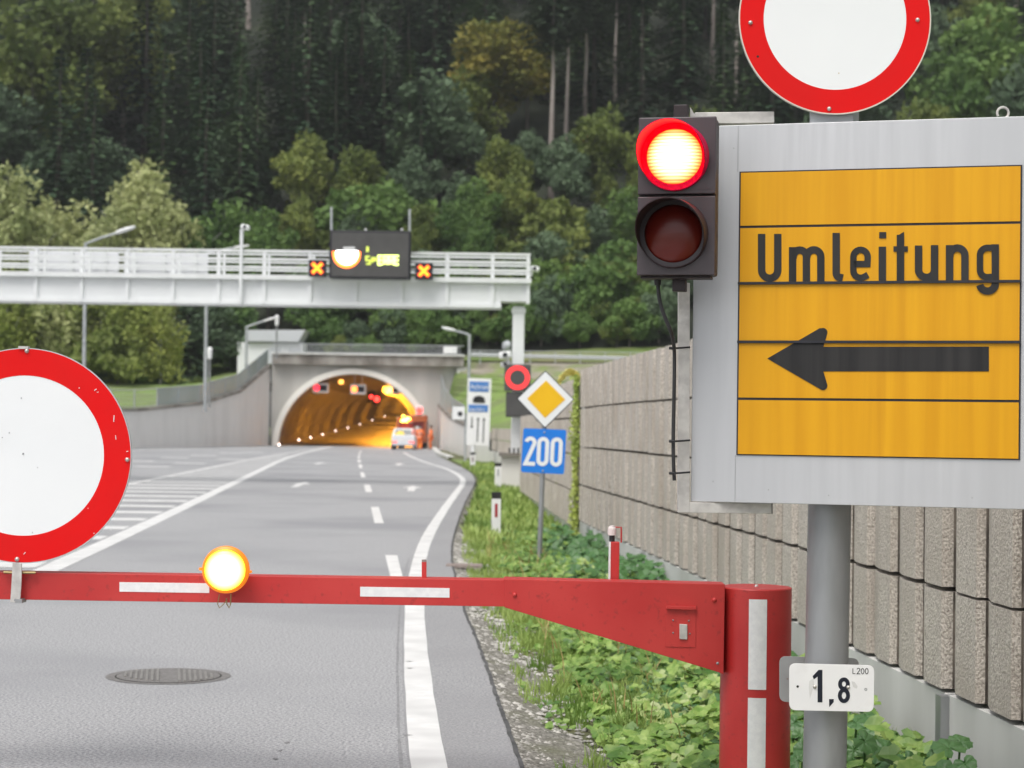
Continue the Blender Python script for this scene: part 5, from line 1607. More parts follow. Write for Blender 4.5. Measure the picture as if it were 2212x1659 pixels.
def person(loc, rz, label, top, bottom, pose=None, k=1.0):
    J = dict(SK)
    if pose: J.update(pose)
    root = thing('person', loc, label, 'person'); root.rotation_euler = (0, 0, rz); root.scale = (k, k, k)
    ORG[root.name] = (0, 0, 0)
    ex = []
    for s_, sg in (('pal', -1), ('par', 1)):
        px_, py_, pz_, _ = J[s_]
        for i in range(4):
            x = px_ + (i - 1.5) * .018; ln = (.06, .072, .068, .05)[i]
            ex.append((s_, [((x, py_ - .012, pz_ - .03), .009), ((x, py_ - .02, pz_ - .03 - ln * .55), .008), ((x, py_ - .004, pz_ - .03 - ln), .007)]))
        ex.append((s_, [((px_ - sg * .035, py_ - .02, pz_ + .0), .010), ((px_ - sg * .045, py_ - .035, pz_ - .035), .008)]))
    o, rs, ri = skin_obj('body', J, BONES, M['skin'], root, 'pel', 0, ex); make_skin(o, rs, ri)
    jj = {q: J[q] for q in ('pel','wst','che','shl','ell','shr','elr','wrl','wrr')}
    bb = [('pel','wst'),('wst','che'),('che','shl'),('shl','ell'),('ell','wrl'),('che','shr'),('shr','elr'),('elr','wrr')]
    o, rs, ri = skin_obj('jacket', jj, bb, top, root, 'che', .028); make_skin(o, rs, ri)
    jj = {q: J[q] for q in ('pel','hil','knl','anl','hir','knr','anr')}
    bb = [('pel','hil'),('hil','knl'),('knl','anl'),('pel','hir'),('hir','knr'),('knr','anr')]
    o, rs, ri = skin_obj('trousers', jj, bb, bottom, root, 'pel', .024); make_skin(o, rs, ri)
    MB().dome((J['hd1'][0], J['hd1'][1] + .02, J['hd1'][2] + .0), (0, .25, 1), .125, 14, 5, 1.05).build('hair', M['hair_dark'], root, smooth=True)
    hb = MB()
    for zz in (.98, 1.22): hb.ring((0, .005, zz), (1,0,0), (0,1,0), .175, .182, 20, (0,0,.05))
    hb.build('reflective_band', M['hivis_band'], root)
    fc = MB(); hx_, hy_, hz_ = J['hd1'][:3]
    fc.box((hx_, hy_ - .10, hz_ - .04), (.025, .03, .035)); fc.build('nose', M['skin'], root)
    ey = MB()
    for sg in (-1, 1): ey.dome((hx_ + sg * .035, hy_ - .088, hz_), (0, -1, 0), .012, 8, 3)
    ey.build('eye', M['hair_dark'], root)
    return root
wy = 134.0
person((XA(907, wy), wy, 0), PI * .9, 'road worker in bright orange suit standing beside the white car', M['hivis'], M['hivis'], {'ell': (-.3, -.08, 1.16, .045), 'wrl': (-.2, -.25, 1.02, .03), 'pal': (-.17, -.29, .98, .035)})
person((XA(931, wy + 3), wy + 3, 0), -PI * .4, 'road worker in orange suit alone near the end of the arch', M['hivis'], M['hivis'], {'knr': (.13, -.1, .52, .065), 'anr': (.13, .0, .12, .045)})
person((XA(896, wy + 2.4), wy + 2.4, 0), PI * .3, 'road worker with pinkish orange vest half hidden between car and colleague', M['hivis_pink'], M['building_grey'])

# ================================================================== TREES
def blob_dir():
    while True:
        v = Vector((random.uniform(-1, 1), random.uniform(-1, 1), random.uniform(-1, 1)))
        if .05 < v.length <= 1: return v.normalized()
def leaf_quad(vs, fs, c, s_, nrm=None):
    a = blob_dir(); b = blob_dir().cross(a)
    if b.length < .1: b = a.orthogonal()
    b.normalize()
    k = len(vs); w = s_ * random.uniform(.6, 1.2)
    vs += [tuple(c - a * w), tuple(c + b * w * .55), tuple(c + a * w), tuple(c - b * w * .55)]
    fs.append((k, k + 1, k + 2, k + 3))
def spruce_mesh(seed, H, Rb, bare, dens=1.0, droop=.35):
    random.seed(seed); vs, fs = [], []
    lv = int(34 * dens)
    for j in range(lv):
        t = j / (lv - 1)
        z = H * (bare + (1 - bare) * t)
        rad = Rb * (1 - t) ** .85 * random.uniform(.75, 1.15) + .12
        if bare > .3: rad = Rb * math.sin(PI * min(1, .12 + .88 * t)) ** .7 * random.uniform(.6, 1.1) + .1
        nb = max(4, int(10 * (1 - t * .5)))
        ph = random.random() * 6
        for b in range(nb):
            an = ph + 2 * PI * b / nb + random.uniform(-.25, .25)
            rl = rad * random.uniform(.7, 1.15)
            d = Vector((math.cos(an), math.sin(an), 0)); side = Vector((-d.y, d.x, 0))
            ns = max(3, int(rl / .36))
            for i in range(ns):
                q = (i + .6) / ns
                base = Vector((0, 0, z)) + d * (rl * q) + Vector((0, 0, -droop * rl * q * q + .12 * rl * q))
                for _ in range(2):
                    c = base + side * random.uniform(-.3, .3) * (1.2 - q) + Vector((0, 0, random.uniform(-.25, .1)))
                    l = random.uniform(.4, .85); k = len(vs)
                    e = d * l * .6 + side * random.uniform(-.5, .5) * l
                    vs += [tuple(c - side * .26 - Vector((0,0,.05))), tuple(c + side * .26 + Vector((0,0,.02))), tuple(c + e - Vector((0, 0, random.uniform(.0, .32))))]
                    fs.append((k, k + 1, k + 2))
    return vs, fs
def leafy_mesh(seed, H, Rw, base, lobes, per, ls, squash=1.0, lean=0):
    random.seed(seed); vs, fs = [], []
    zc = (H + base) / 2; hz_ = (H - base) / 2
    cs = []
    for i in range(lobes):
        d = blob_dir(); q = random.uniform(.35, .95)
        cz = zc + d.z * hz_ * q * .85
        wr_ = Rw * (1 - .35 * max(0, (cz - zc) / hz_)) 
        cs.append((Vector((d.x * wr_ * q * .85, d.y * wr_ * q * .85, cz)), Rw * random.uniform(.15, .33)))
    cs.append((Vector((0, 0, zc)), Rw * .5))
    for c, r_ in cs:
        for _ in range(per):
            d = blob_dir()
            p = c + Vector((d.x, d.y, d.z * squash)) * r_ * random.uniform(.55, 1.12)
            if p.z > base - .3: leaf_quad(vs, fs, p, ls)
    return vs, fs
def mesh_of(name, vf, m_):
    me = bpy.data.meshes.new(name); me.from_pydata(vf[0], [], vf[1]); me.materials.append(m_); return me
def trunk_mesh(name, H, r, m_, limbs=0, seed=0, lean=.0):
    random.seed(seed + 99); b = MB()
    pts = [(0, 0, -.8)]; rs = [r * 1.15]
    for i in range(1, 7):
        t = i / 6; pts.append((random.uniform(-.1, .1) + lean * t * t * H, random.uniform(-.1, .1), H * t)); rs.append(r * (1 - .8 * t))
    b.tube(pts, rs, 7)
    for i in range(limbs):
        t = random.uniform(.3, .8); an = random.random() * 6.28; z = H * t; l = H * .25 * random.uniform(.6, 1.2)
        b.tube([(lean*t*t*H, 0, z), (math.cos(an) * l * .5, math.sin(an) * l * .5, z + l * .4), (math.cos(an) * l, math.sin(an) * l, z + l * .9)], [r * .35, r * .22, r * .08], 5)
    me = bpy.data.meshes.new(name); me.from_pydata([tuple(v) for v in b.v], [], b.f); me.materials.append(m_); return me
KINDS = {}
def kind(key, crown_vf, cm, H, r, bm_, limbs=0, lean=0):
    KINDS[key] = (mesh_of('crown', crown_vf, cm), trunk_mesh('trunk', H, r, bm_, limbs, len(KINDS), lean), H)
kind('spruce0', spruce_mesh(11, 24, 3.6, .12), L['spruce'], 23.6, .28, M['bark'])
kind('spruce1', spruce_mesh(12, 24, 3.4, .10), L['spruce'], 23.6, .26, M['bark'])
kind('spruce2', spruce_mesh(13, 24, 4.2, .06, 1.1, .25), L['spruce'], 23.6, .3, M['bark'])
kind('spruce3', spruce_mesh(14, 24, 3.3, .24, 1.0, .5), L['spruce'], 23.6, .28, M['bark_pale'])
kind('spruce4', spruce_mesh(15, 24, 2.9, .08, 1.1, .3), L['spruce_tip'], 23.6, .26, M['bark'])
kind('pine0', spruce_mesh(16, 28, 3.6, .58, 1.0, .2), L['pine'], 27.5, .27, M['bark_pale'])
kind('pine1', spruce_mesh(17, 28, 3.0, .62, 1.0, .2), L['pine'], 27.5, .24, M['bark_pale'])
kind('broad0', leafy_mesh(21, 14, 5.2, 3.0, 40, 140, .34), L['green'], 11, .24, M['bark'], 6)
kind('broad1', leafy_mesh(22, 14, 4.6, 2.4, 38, 140, .32), L['olive'], 11, .22, M['bark'], 6)
kind('broad2', leafy_mesh(23, 17, 5.6, 3.0, 46, 150, .34), L['autumn'], 14, .28, M['bark'], 7)
kind('broad3', leafy_mesh(24, 12, 4.0, 1.6, 34, 140, .30), L['grey'], 9, .2, M['bark'], 6)
kind('birch0', leafy_mesh(25, 15, 3.8, 1.6, 44, 150, .28, 1.8), L['pale'], 13, .17, M['bark_birch'], 6, .006)
kind('birch1', leafy_mesh(26, 15, 3.1, 2.6, 38, 150, .27, 1.9), L['pale'], 13, .15, M['bark_birch'], 6, -.008)
kind('birch2', leafy_mesh(27, 17, 4.4, 1.2, 56, 140, .30, 1.8), L['pale'], 15, .17, M['bark_birch'], 7, .004)
kind('olive_tall', leafy_mesh(28, 17, 4.8, 1.0, 56, 140, .32, 1.5), mat('yellow_green_leaves', (.28,.34,.08), (.38,.42,.11), .6, .7, c3=(.19,.24,.07), scale3=.16, rand=.2, spec=.25, trans=.25), 15, .2, M['bark_birch'], 7)
kind('bush0', leafy_mesh(31, 5, 3.4, .1, 26, 130, .25, .9), L['green'], 3.6, .09, M['bark'], 5)
kind('bush1', leafy_mesh(32, 5, 3.0, .1, 24, 130, .24, .9), L['olive'], 3.6, .08, M['bark'], 5)
kind('bush2', leafy_mesh(33, 4, 2.8, .1, 22, 130, .23, .9), L['bright'], 2.8, .08, M['bark'], 5)
kind('bush3', leafy_mesh(34, 5, 3.2, .1, 24, 130, .25, 1.0), L['grey'], 3.6, .09, M['bark'], 5)
HREF = {'spruce':24,'pine':28,'broad0':14,'broad1':14,'broad2':17,'broad3':12,'birch2':17,'birch':15,'olive':17,'bush0':5,'bush1':5,'bush2':4,'bush3':5}
def href(k):
    for q, v in HREF.items():
        if k.startswith(q): return v
random.seed(77)
def gz(x, y):
    if x < -20 and y < 166: return 4.6 + max(0, (y - 140)) * .08
    return hillz(x, y) if y > 158 else 6.9
def tree(k, px, ytop, Y, label, group, cat='tree', name=None, widen=1.0, zb=None):
    x = XA(px, Y); z0 = gz(x, Y) if zb is None else zb
    zt_ = ZA(px, ytop, Y); h = max(1.5, zt_ - z0); sc_ = h / href(k)
    cm, tm, H = KINDS[k]
    nm = name or {'s': 'spruce_tree', 'p': 'pine_tree', 'b': 'broadleaf_tree', 'o': 'broadleaf_tree'}[k[0]]
    if k.startswith('birch'): nm = 'birch_tree'
    if k.startswith('bush'): nm = 'bush'; cat = 'bush'
    root = thing(nm, (x, Y, z0), label, cat, group)
    wv = sc_ * widen if k.startswith('bush') or k[:2] in ('br', 'bi', 'ol') else (sc_ * .55 + .62) * widen
    root.scale = (wv, wv, sc_); root.rotation_euler = (0, 0, random.random() * 6.28)
    for nm2, me in (('crown', cm), ('trunk', tm)):
        o = bpy.data.objects.new(nm2, me); col.objects.link(o); o.parent = root
    return root
TREES = [
 # distinctive ones: kind, px, top y, Y, widen, label
 ('broad2',1066,8,203,1.3,'tall yellow olive broadleaf tree glowing above the middle of the dark wood'),
 ('broad2',1130,20,208,.8,'ochre tinted broadleaf tree just right of the tall yellow one'),
 ('broad1',1004,130,200,1.25,'olive leafed tree below the tall yellow broadleaf on its left side'),
 ('broad1',985,235,196,1.1,'mid green broadleaf hanging under the yellow tree'),
 ('broad3',1140,265,194,.75,'grey green broadleaf tree left of the bare pale trunks'),
 ('pine0',1184,-130,190,1.0,'tall pine with the longest bare pale trunk, nearest the gantry end'),
 ('pine1',1216,-110,197,1.0,'pine with thin bare trunk second of the three pale trunks'),
 ('pine0',1256,-120,202,1.0,'pine with short visible bare trunk third of the three pale trunks'),
 ('pine1',1378,-140,212,1.0,'pine with pale trunk just above the traffic light'),
 ('pine0',1583,-150,214,1.0,'pine with pale trunk between traffic light and round sign'),
 ('pine1',1320,-130,216,1.0,'dark pine behind the three pale trunks'),
 ('pine1',1480,-130,220,1.0,'dark pine rising straight above the red lamp'),
 ('pine1',645,-120,226,1.0,'pine with reddish bare trunk high above the display board'),
 ('spruce3',506,88,188,1.0,'spruce with yellow green tip and bare pale lower trunk in the wood'),
 ('spruce4',508,95,186.5,.8,'light green topped spruce beside the bare lower trunk'),
 ('spruce3',545,150,192,.9,'dark spruce with faint trunk next to the light tipped one'),
 ('spruce2',115,110,186,1.1,'broad drooping spruce high at the far left of the wood'),
 ('spruce2',190,190,183,1.0,'dense blue green spruce above the pale birches'),
 ('spruce4',340,70,196,.9,'spruce with yellow green tip above the birch crowns'),
 ('spruce2',420,60,195,1.0,'broad dark spruce left of the light tipped one'),
 ('spruce0',715,120,190,1.0,'tall dark spruce standing right above the display board'),
 ('spruce1',790,90,197,1.0,'slender dark spruce behind the right half of the display board'),
 ('spruce4',875,110,190,1.0,'olive green spruce between display board and yellow tree'),
 ('spruce2',900,180,186,.9,'soft green spruce under the yellow broadleaf tree'),
 ('broad1',60,-40,206,1.3,'olive broadleaf crown in the top left corner of the wood'),
 ('broad1',150,-30,214,1.2,'second olive broadleaf crown along the top left edge of the wood'),
 ('broad1',255,-60,218,1.1,'yellowish broadleaf crown above the left spruces at the top edge'),
 ('birch2',318,332,163,1.05,'pale birch with peaked yellow green crown above the gantry'),
 ('birch2',266,380,165,.8,'pale birch with rounded crown left of the peaked one'),
 ('birch2',20,345,158,.95,'pale yellowish birch at the left picture edge'),
 ('birch1',78,415,162,.9,'thin yellow leafed birch beside the leftmost one'),
 ('birch0',150,430,164,1.1,'grey green birch between the leftmost pair and the rounded crown'),
 ('birch2',215,436,160,1.0,'soft pale birch crown right above the lamp arm'),
 ('birch1',372,430,163,1.2,'pale birch crown right of the peaked one'),
 ('broad0',480,432,166,.95,'round bright green tree above the camera mast on the gantry'),
 ('broad0',425,470,164,.8,'small green tree touching the round bright one'),
 ('broad0',575,450,170,.9,'dark green broadleaf tree right of the round bright one'),
 ('broad1',640,405,174,.8,'leafy tree with light green sprays left of the display board'),
 ('broad3',740,420,176,.8,'dull green broadleaf tree directly behind the display board'),
 ('broad0',965,435,172,1.0,'light green broadleaf mound right of the display board'),
 ('broad0',1025,470,170,.8,'small green tree leaning on the light green mound'),
 ('broad1',905,470,171,.9,'olive tree at the right edge of the display board'),
 ('broad3',1110,330,186,.8,'grey leafed tree below the ochre crown'),
 ('broad1',1300,360,184,.9,'olive broadleaf under the three pale trunks'),
 ('broad1',1230,470,178,.8,'dense olive tree at the foot of the pale trunks'),
 ('broad3',1340,400,178,.9,'dull green tree hugging the left side of the traffic light'),
 ('broad0',2150,10,190,1.2,'deep green broadleaf tree right of the round sign'),
 ('broad3',2205,80,182,1.1,'grey green broadleaf at the right picture edge'),
 ('broad0',2080,120,184,.9,'green broadleaf peeping out beside the round sign rim'),
 ('broad1',1990,190,180,1.0,'olive broadleaf above the board at the round sign foot'),
 ('bush2',1240,560,168,1.0,'yellow green bush right above the gantry end camera'),
]
for (k, px, yt, Y, wd_, lab) in TREES:
    tree(k, px, yt, Y, lab, None, widen=wd_)
def zone(px):
    for lim, n_ in ((300, 'the left end of the gantry'), (640, 'the camera mast on the gantry'), (950, 'the display board'), (1350, 'the right end of the gantry'), (1700, 'the traffic light')):
        if px < lim: return n_
    return 'the detour board'
# packed dark wood behind
ORD = ['first','second','third','fourth','fifth','sixth','seventh','eighth','ninth','tenth','eleventh','twelfth','thirteenth','fourteenth','fifteenth','sixteenth','seventeenth','eighteenth','nineteenth','twentieth','twenty-first','twenty-second','twenty-third','twenty-fourth','twenty-fifth','twenty-sixth','twenty-seventh','twenty-eighth']
for (Y0, n_, top0) in [(190, 22, 0), (202, 22, 40), (216, 24, -70), (232, 24, -160), (250, 22, -230)]:
    cnt = 0
    for i in range(n_):
        px = -60 + 2340 * (i + random.uniform(.1, .9)) / n_; Y = Y0 + random.uniform(-6, 6)
        if 930 < px < 1190 and Y0 < 210: continue
        if 1190 < px < 1420 and Y0 < 195: continue
        if px > 1980 and Y0 < 205: continue
        if px < 330 and Y0 < 205 and random.random() < .6: continue
        k = random.choice(['spruce0', 'spruce1', 'spruce2', 'spruce4', 'spruce1', 'pine0' if Y0 > 210 else 'spruce2', 'broad3', 'broad1' if (px < 520 or px > 1500) else 'spruce0', 'broad1' if px < 300 else 'spruce4'])
        x = XA(px, Y); top = gz(x, Y) + (random.uniform(17, 26) if k[0] != 'b' else random.uniform(12, 16))
        py = 922 - (top - 1.6) / Y * FPX
        row = {190: 'lowest', 202: 'second', 216: 'third', 232: 'fourth', 250: 'topmost'}[Y0]; cnt += 1
        what = {'s': 'dark spruce', 'p': 'bare stemmed pine', 'b': 'dull green broadleaf'}[k[0]]
        tree(k, px, py, Y, '%s, %s from the left in the %s row of the packed hillside wood' % (what, ORD[cnt - 1], row), 'trees packed on the wooded hill', widen=random.uniform(1.0, 1.25))
# understorey at the wood edge
for (Y0, n_, hh_, kinds) in [(184, 24, (7, 12), ['broad1', 'broad3', 'broad0', 'broad3']), (175, 24, (5, 9), ['broad1', 'broad0', 'bush1', 'bush0', 'broad3']), (167.5, 26, (3, 5.5), ['bush0', 'bush1', 'bush3', 'bush1', 'bush0'])]:
    cnt = 0
    for i in range(n_):
        px = 380 + 1900 * (i + random.uniform(.1, .9)) / n_; Y = Y0 + random.uniform(-3, 3)
        if Y0 > 180 and px < 640: continue
        x = XA(px, Y); h_ = random.uniform(*hh_)
        if Y0 < 170 and 480 < px < 670: continue
        if 480 < px < 665 and Y < 178: continue
        k = random.choice(kinds + (['broad1', 'olive_tall'] if px > 1100 and Y0 > 170 else [])); top = gz(x, Y) + h_; py = 922 - (top - 1.6) / Y * FPX
        row = {184: 'upper', 175: 'middle', 167.5: 'lowest'}[Y0]; cnt += 1
        tree(k, px, py, Y, 'leafy green growth, %s from the left in the %s belt of the wood edge' % (ORD[cnt - 1], row), 'undergrowth trees along the wood edge', widen=1.05 if k[0] == 'b' else 1)
# trees of the meadow on the left, below the gantry
for i, (px, yt, Y, k, lab) in enumerate([(10, 560, 149, 'olive_tall', 'yellowish tree at the left edge below the gantry'), (70, 540, 151, 'olive_tall', 'olive tree with pale stem behind the round barrier sign'), (130, 560, 150, 'birch2', 'thin birch over the top of the round barrier sign'),
        (215, 560, 150, 'olive_tall', 'olive green tree just right of the first lamp pole'), (290, 570, 149, 'olive_tall', 'big leafy yellow green tree left of the second lamp pole'), (345, 640, 148, 'olive_tall', 'smaller yellow green tree before the dark trees'),
        (405, 590, 157, 'spruce2', 'dark conifer between the leafy tree and second lamp pole'), (450, 600, 158, 'broad3', 'dark green tree right behind the second lamp pole'), (490, 640, 160, 'broad0', 'dark green tree touching the white service building'), (250, 690, 147, 'bush1', 'bush with reddish leaves behind the wall fence')]):
    tree(k, px, yt, Y, lab, None, widen=1.1, zb=3.6)
for i in range(14):
    px = -30 + 490 * (i + random.random()) / 14
    tree(random.choice(['bush0', 'bush1', 'bush3']), px, 800 + random.uniform(-25, 15) , 149 + random.uniform(-1, 2), 'low dark bush, %s from the left along the meadow behind the wall fence' % ORD[i], 'low bushes behind the wall fence', zb=3.8)
for i in range(28):
    px = 670 + 810 * (i + random.uniform(.1, .9)) / 28
    Y = 166 + random.uniform(0, 8) if px > 670 else random.uniform(168, 173)
    x = XA(px, Y); top = gz(x, Y) + random.uniform(3, 5.5); py = 922 - (top - 1.6) / Y * FPX
    tree(random.choice(['bush0', 'bush1', 'bush3', 'bush0', 'bush2' if i % 5 == 0 else 'bush1']), px, py, Y, 'dense slope bush, %s from the left in the belt above portal and guard rail' % ORD[i], 'dense bushes on the lower slope', widen=1.3)
# shrubs on the slope just above the portal railing
for i in range(27):
    px = 668 + 760 * (i + random.uniform(.2, .8)) / 27
    Y = 160 + random.uniform(0, 4)
    x = XA(px, Y); top = gz(x, Y) + random.uniform(2.2, 4.4); py = 922 - (top - 1.6) / Y * FPX
    tree(random.choice(['bush0', 'bush3', 'bush0', 'bush1']), px, py, Y, 'rounded green shrub above the portal railing, %s from the left' % ORD[i], 'shrubs above the portal railing')

# vine on the wall end
def vine(name, cx_, cy_, z0, z1, w, label):
    vs, fs = [], []
    n_ = int((z1 - z0) * 650)
    for i in range(n_):
        z = z0 + (z1 - z0) * random.random(); ww = w * (1 + .5 * math.sin(z * 5))
        leaf_quad(vs, fs, Vector((cx_ + random.gauss(0, ww * .4), cy_ + random.uniform(-.12, .05), z)), .035)
    m_ = MB(); m_.v, m_.f = vs, fs
    o = m_.build(name, L['vine'], origin=(cx_, cy_, z0), normals=False)
    return tag(o, label, 'climbing plant')
vy = 30.0; vo = vine('climbing_vine', XA(1243, vy), vy - .12, ZA(1243, 1165, vy), ZA(1243, 812, vy), .085, 'narrow yellow green vine hanging down the wall corner')
vs, fs = [], []
for i in range(420):
    t = random.random(); px = 1206 + 45 * t; py = 815 - 14 * math.sin(t * PI) + random.uniform(-6, 6) + (1 - t) ** 2 * 12
    leaf_quad(vs, fs, P(px, py, vy - .1), .035)
m_ = MB(); m_.v, m_.f = vs, fs; m_.build('vine_top', mat('vine_yellow', (.72,.64,.16), (.8,.74,.28), 4, .7), vo, normals=False)
o = vine('climbing_vine', XA(1205, 36), 35.8, .2, ZA(1205, 935, 36), .03, 'thin second vine on the recessed wall left of the main one')

# ================================================================== VERGE PLANTS
random.seed(21)
def leaf_shape(vs, fs, c, r_, up, an, lobed=True, fold=.25):
    """heart / lobed leaf: fan of 8 rim points round a midrib"""
    up = up.normalized(); a = up.orthogonal().normalized(); b = up.cross(a)
    d = a * math.cos(an) + b * math.sin(an); s_ = up.cross(d)
    rim = [(-.15, 0), (-.5, .45), (-.05, .85), (.35, .62), (.62, .55), (1.1, 0)]
    pts = [(x, y) for x, y in rim] + [(x, -y) for x, y in reversed(rim[1:-1])]
    k = len(vs)
    vs.append(tuple(c + d * .25 * r_))
    for x, y in pts:
        j = random.uniform(.88, 1.1)
        vs.append(tuple(c + d * (x * r_ * j) + s_ * (y * r_ * j) + up * (abs(y) * fold * r_ - .12 * r_ * max(0, x - .5))))
    n_ = len(pts)
    for i in range(n_): fs.append((k, k + 1 + i, k + 1 + (i + 1) % n_))
def cover_density(x, y):
    e = xat(Es, y); w = wallx(y); t = (x - e) / max(.5, w - e)
    return t
def scatter_cover(n, yr, rr_, name, m_, label, tmin, hmax, mask=None):
    vs, fs = [], []
    for _ in range(n):
        y = yr[0] + (yr[1] - yr[0]) * random.random() ** 1.5
        e = xat(Es, y); w = wallx(y) - (.25 if y < 12.5 else 0)
        x = e + (w - e) * random.uniform(tmin, 1.0)
        if mask and not mask(x, y): continue
        z0 = vergez(x, y); t = (x - e) / (w - e)
        bump_ = .5 + .5 * math.sin(x * 4.1 + y * 1.9) * math.sin(y * 2.7 - x * 3)
        h = hmax * (bump_ * .7 + .3) * min(1, (t - tmin) * 3 + .15) * random.random() ** .5
        up = Vector((random.gauss(0, .35) - .1, random.gauss(-.35, .35), 1))
        leaf_shape(vs, fs, Vector((x, y, z0 + h + .02)), random.uniform(*rr_), up, random.random() * 6.28)
    m2_ = MB(); m2_.v, m2_.f = vs, fs
    tag(m2_.build(name, m_, normals=False), label, 'ground cover', kind='stuff')
def clump(x, y): return math.sin(x * 11 + y * 3) * math.sin(y * 7 - x * 5) + math.sin(x * 3.1 + y * 2.2) * .6
def edge_mask(x, y):
    nz = math.sin(x * 2.3 + y * .9) + math.sin(y * 1.7 + 1.3) * .7 + math.sin(x * 5 - y * 2.2) * .4
    e = xat(Es, y); return (x - e) > (.5 if y < 11 else .38) + .14 * nz
GZ1 = G(1400, 1545, -.15)
def grass_zone(x, y):   # open grassy pockets
    if ((x - GZ1.x) / .32) ** 2 + ((y - GZ1.y) / 1.3) ** 2 < 1: return True
    if y < 15: return False
    return math.sin(x * 1.9 + 1.0) * math.sin(y * .75 + .6) > .35
scatter_cover(9500, (7.6, 30), (.026, .062), 'leafy_ground_cover', L['cover'], 'fresh green leafy ground cover on the verge', .22, .34, lambda x, y: edge_mask(x, y) and not (grass_zone(x, y) and random.random() < .8))
scatter_cover(1500, (7.6, 24), (.03, .06), 'pale_leaves', L['cover_pale'], 'scattered pale yellow green leaves in the verge', .3, .38, lambda x, y: edge_mask(x, y) and math.sin(x*3+y)*math.cos(y*2.2) > .1)
scatter_cover(3500, (7.6, 20), (.02, .035), 'small_weeds', L['cover'], 'small weeds and seedlings at the gravel edge', .08, .12, lambda x, y: clump(x * .7, y * .8) > .35)
scatter_cover(800, (7.8, 15), (.055, .08), 'broad_weed_leaves', L['cover'], 'larger bright leaves of tall weeds on the verge', .45, .42, edge_mask)
scatter_cover(1600, (8, 18), (.03, .06), 'dark_leaves', L['big_leaf'], 'darker leaves among the bright ground cover', .35, .28, edge_mask)  # leaves of a darker green mixed in
scatter_cover(3600, (14, 30), (.05, .085), 'dark_leafy_cover', L['big_leaf'], 'dark green leafy growth at the foot of the wall', .55, .5, None)
def blades(n, yr, name, m_, label, hr, tr, mask, wdt=.004, lean=.35):
    vs, fs = [], []
    for _ in range(n):
        y = yr[0] + (yr[1] - yr[0]) * random.random() ** 1.4
        e = xat(Es, y); w = wallx(y); x = e + (w - e) * random.uniform(*tr)
        if not mask(x, y): continue
        z0 = vergez(x, y); h = random.uniform(*hr); an = random.random() * 6.28
        l = Vector((math.cos(an), math.sin(an), 0)) * h * random.uniform(.1, lean + .3); s_ = Vector((random.choice((-1, 1)) * 1.0, random.uniform(-.5, .5), 0)).normalized() * wdt * (1 + y / 14)
        p0 = Vector((x, y, z0)); p1 = p0 + Vector((0, 0, h * .6)) + l * .35; p2 = p0 + Vector((0, 0, h)) + l
        k = len(vs); vs += [tuple(p0 - s_), tuple(p0 + s_), tuple(p1 + s_ * .8), tuple(p1 - s_ * .8), tuple(p2)]
        fs += [(k, k + 1, k + 2, k + 3), (k + 3, k + 2, k + 4)]
    m2_ = MB(); m2_.v, m2_.f = vs, fs
    tag(m2_.build(name, m_, normals=False), label, 'grass', kind='stuff')
blades(44000, (7.6, 34), 'grass', L['grass'], 'green grass growing between the leafy plants', (.05, .17), (.14, 1.0), lambda x, y: (x - xat(Es, y)) > (.33 if y < 11 else .15) and (grass_zone(x, y) or clump(x, y) > (.25 if y < 16 else .1)), .0022)
blades(9000, (28, 80), 'verge_grass', L['grass'], 'grass on the farther verge toward the tunnel', (.10, .3), (.08, 1.0), lambda x, y: True, .007)
blades(16000, (7.6, 40), 'edge_grass', L['grass'], 'thin grass tufts creeping over the gravel', (.03, .12), (.06, .5), lambda x, y: clump(x, y) > (.6 if y < 11 else 0), .0018)
blades(900, (9, 32), 'dry_grass', L['dry'], 'dry straw coloured stems in the verge', (.12, .34), (.2, .6), lambda x, y: clump(x, y) > .5, .0022)
gsh = MB()
A_, B_ = [], []
for i in range(60):
    y = 27 + i * 1.2; e = xat(Es, y); w = wallx(y)
    o1 = .45 if y < 60 else .25
    if w - e < .5: continue
    A_.append((e + o1, y, vergez(e + o1, y) + .03)); B_.append((w, y, vergez(w, y) + .03))
gsh.strip(A_, B_); struct('verge_turf', gsh, M['meadow'])
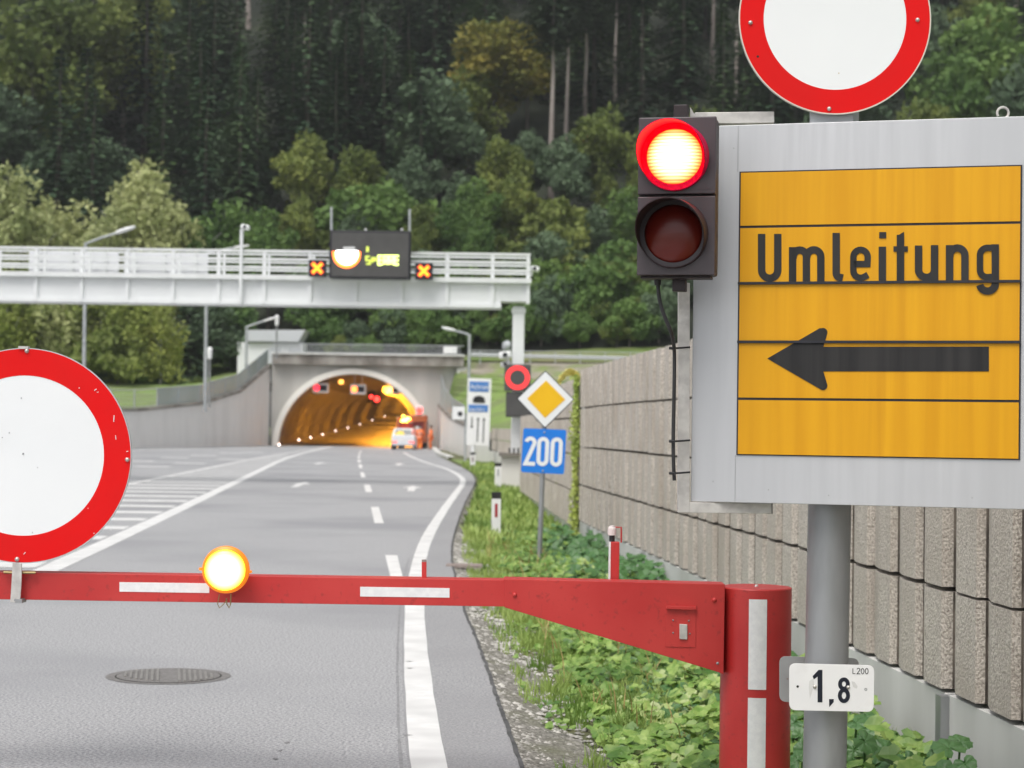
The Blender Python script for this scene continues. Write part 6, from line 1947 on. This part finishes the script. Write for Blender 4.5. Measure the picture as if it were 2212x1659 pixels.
# big butterbur leaves at the wall foot
def big_leaves(spots, label, rr_):
    vs, fs = [], []; stems = MB(); o0 = None
    for (px, py, Y) in spots:
        p = P(px, py, Y); o0 = o0 or Vector((p.x, p.y, -.35))
        up = Vector((random.gauss(-.2, .3), random.gauss(-.8, .3), random.uniform(.5, 1)))
        r_ = random.uniform(*rr_)
        up = up.normalized(); a = up.orthogonal().normalized(); b = up.cross(a); an = random.random() * 6.28
        k = len(vs); vs.append(tuple(p - up * r_ * .12))
        n_ = 22
        for ring_ in (.5, 1.0):
            for i in range(n_):
                t = an + 2 * PI * i / n_; notch = 1 - .75 * max(0, math.cos(2 * PI * i / n_)) ** 14
                q = r_ * ring_ * notch * (1 + .05 * math.sin(i * 3.3))
                vs.append(tuple(p + (a * math.cos(t) + b * math.sin(t)) * q + up * (r_ * (.05 * math.sin(i * 2.1) - .16 * (ring_ ** 2) + .06 * (1 if i % 3 == 0 else 0)))))
        for i in range(n_):
            j = (i + 1) % n_; fs.append((k, k + 1 + i, k + 1 + j)); fs.append((k + 1 + i, k + 1 + n_ + i, k + 1 + n_ + j, k + 1 + j))
        stems.tube([p - up * r_ * .1, (p.x, p.y + .03, p.z - .1), (o0.x + (p.x - o0.x) * .5, p.y + .05, -.35)], .006, 6)
    root = thing('butterbur_plant', o0, label, 'plant')
    m2_ = MB(); m2_.v, m2_.f = vs, fs; m2_.build('leaves', L['big_leaf'], root, smooth=True, normals=False)
    stems.build('stems', L['big_leaf'], root)
big_leaves([(1870,1600,9.0),(1912,1618,9.1),(1960,1640,8.9),(2005,1636,9.0),(2050,1612,9.0),(2085,1648,8.8),(2075,1600,9.1),(1890,1650,8.8),(2030,1665,8.7),(1940,1668,8.7)], 'large dark green leaves against the plinth at the lower right', (.05, .085))
big_leaves([(1850,1560,9.8),(1868,1590,9.9),(1845,1620,9.6),(1870,1545,10.0),(1730,1590,9.7),(1722,1640,9.3),(1715,1560,9.9),(1735,1620,9.4)], 'dark green leaves seen either side of the sign pole', (.045, .07))
big_leaves([(1230,1205,23),(1262,1222,23),(1300,1215,22),(1290,1236,21),(1335,1232,20),(1215,1238,22),(1250,1180,25),(1240,1240,21)], 'mound of dark leaves left of the short red post', (.09, .15))
# ivy mound at the wall corner
vs, fs = [], []
for i in range(900):
    z = random.uniform(-.4, ZA(1240, 1160, 29)); leaf_quad(vs, fs, Vector((XA(1238, 29) + random.gauss(0, .07), 29 + random.uniform(-.2, .1), z)), .045)
m_ = MB(); m_.v, m_.f = vs, fs
tag(m_.build('ivy', L['big_leaf'], origin=(XA(1238, 29), 29, 0), normals=False), 'dark ivy climbing the plinth below the yellow green vine', 'climbing plant')

# ================================================================== HAZE
hz = MB(); hz.box((0, 200, 84), (700, 460, 172))
hm_ = bpy.data.materials.new('haze'); hm_.use_nodes = True
nt = hm_.node_tree; nt.nodes.remove(nt.nodes['Principled BSDF'])
pv = nt.nodes.new('ShaderNodeVolumePrincipled')
pv.inputs['Color'].default_value = (.9, .92, .93, 1); pv.inputs['Density'].default_value = .00026; pv.inputs['Anisotropy'].default_value = .2
nt.links.new(pv.outputs[0], nt.nodes['Material Output'].inputs['Volume'])
tag(hz.build('haze', hm_), 'thin pale haze over the valley', 'haze', kind='stuff')
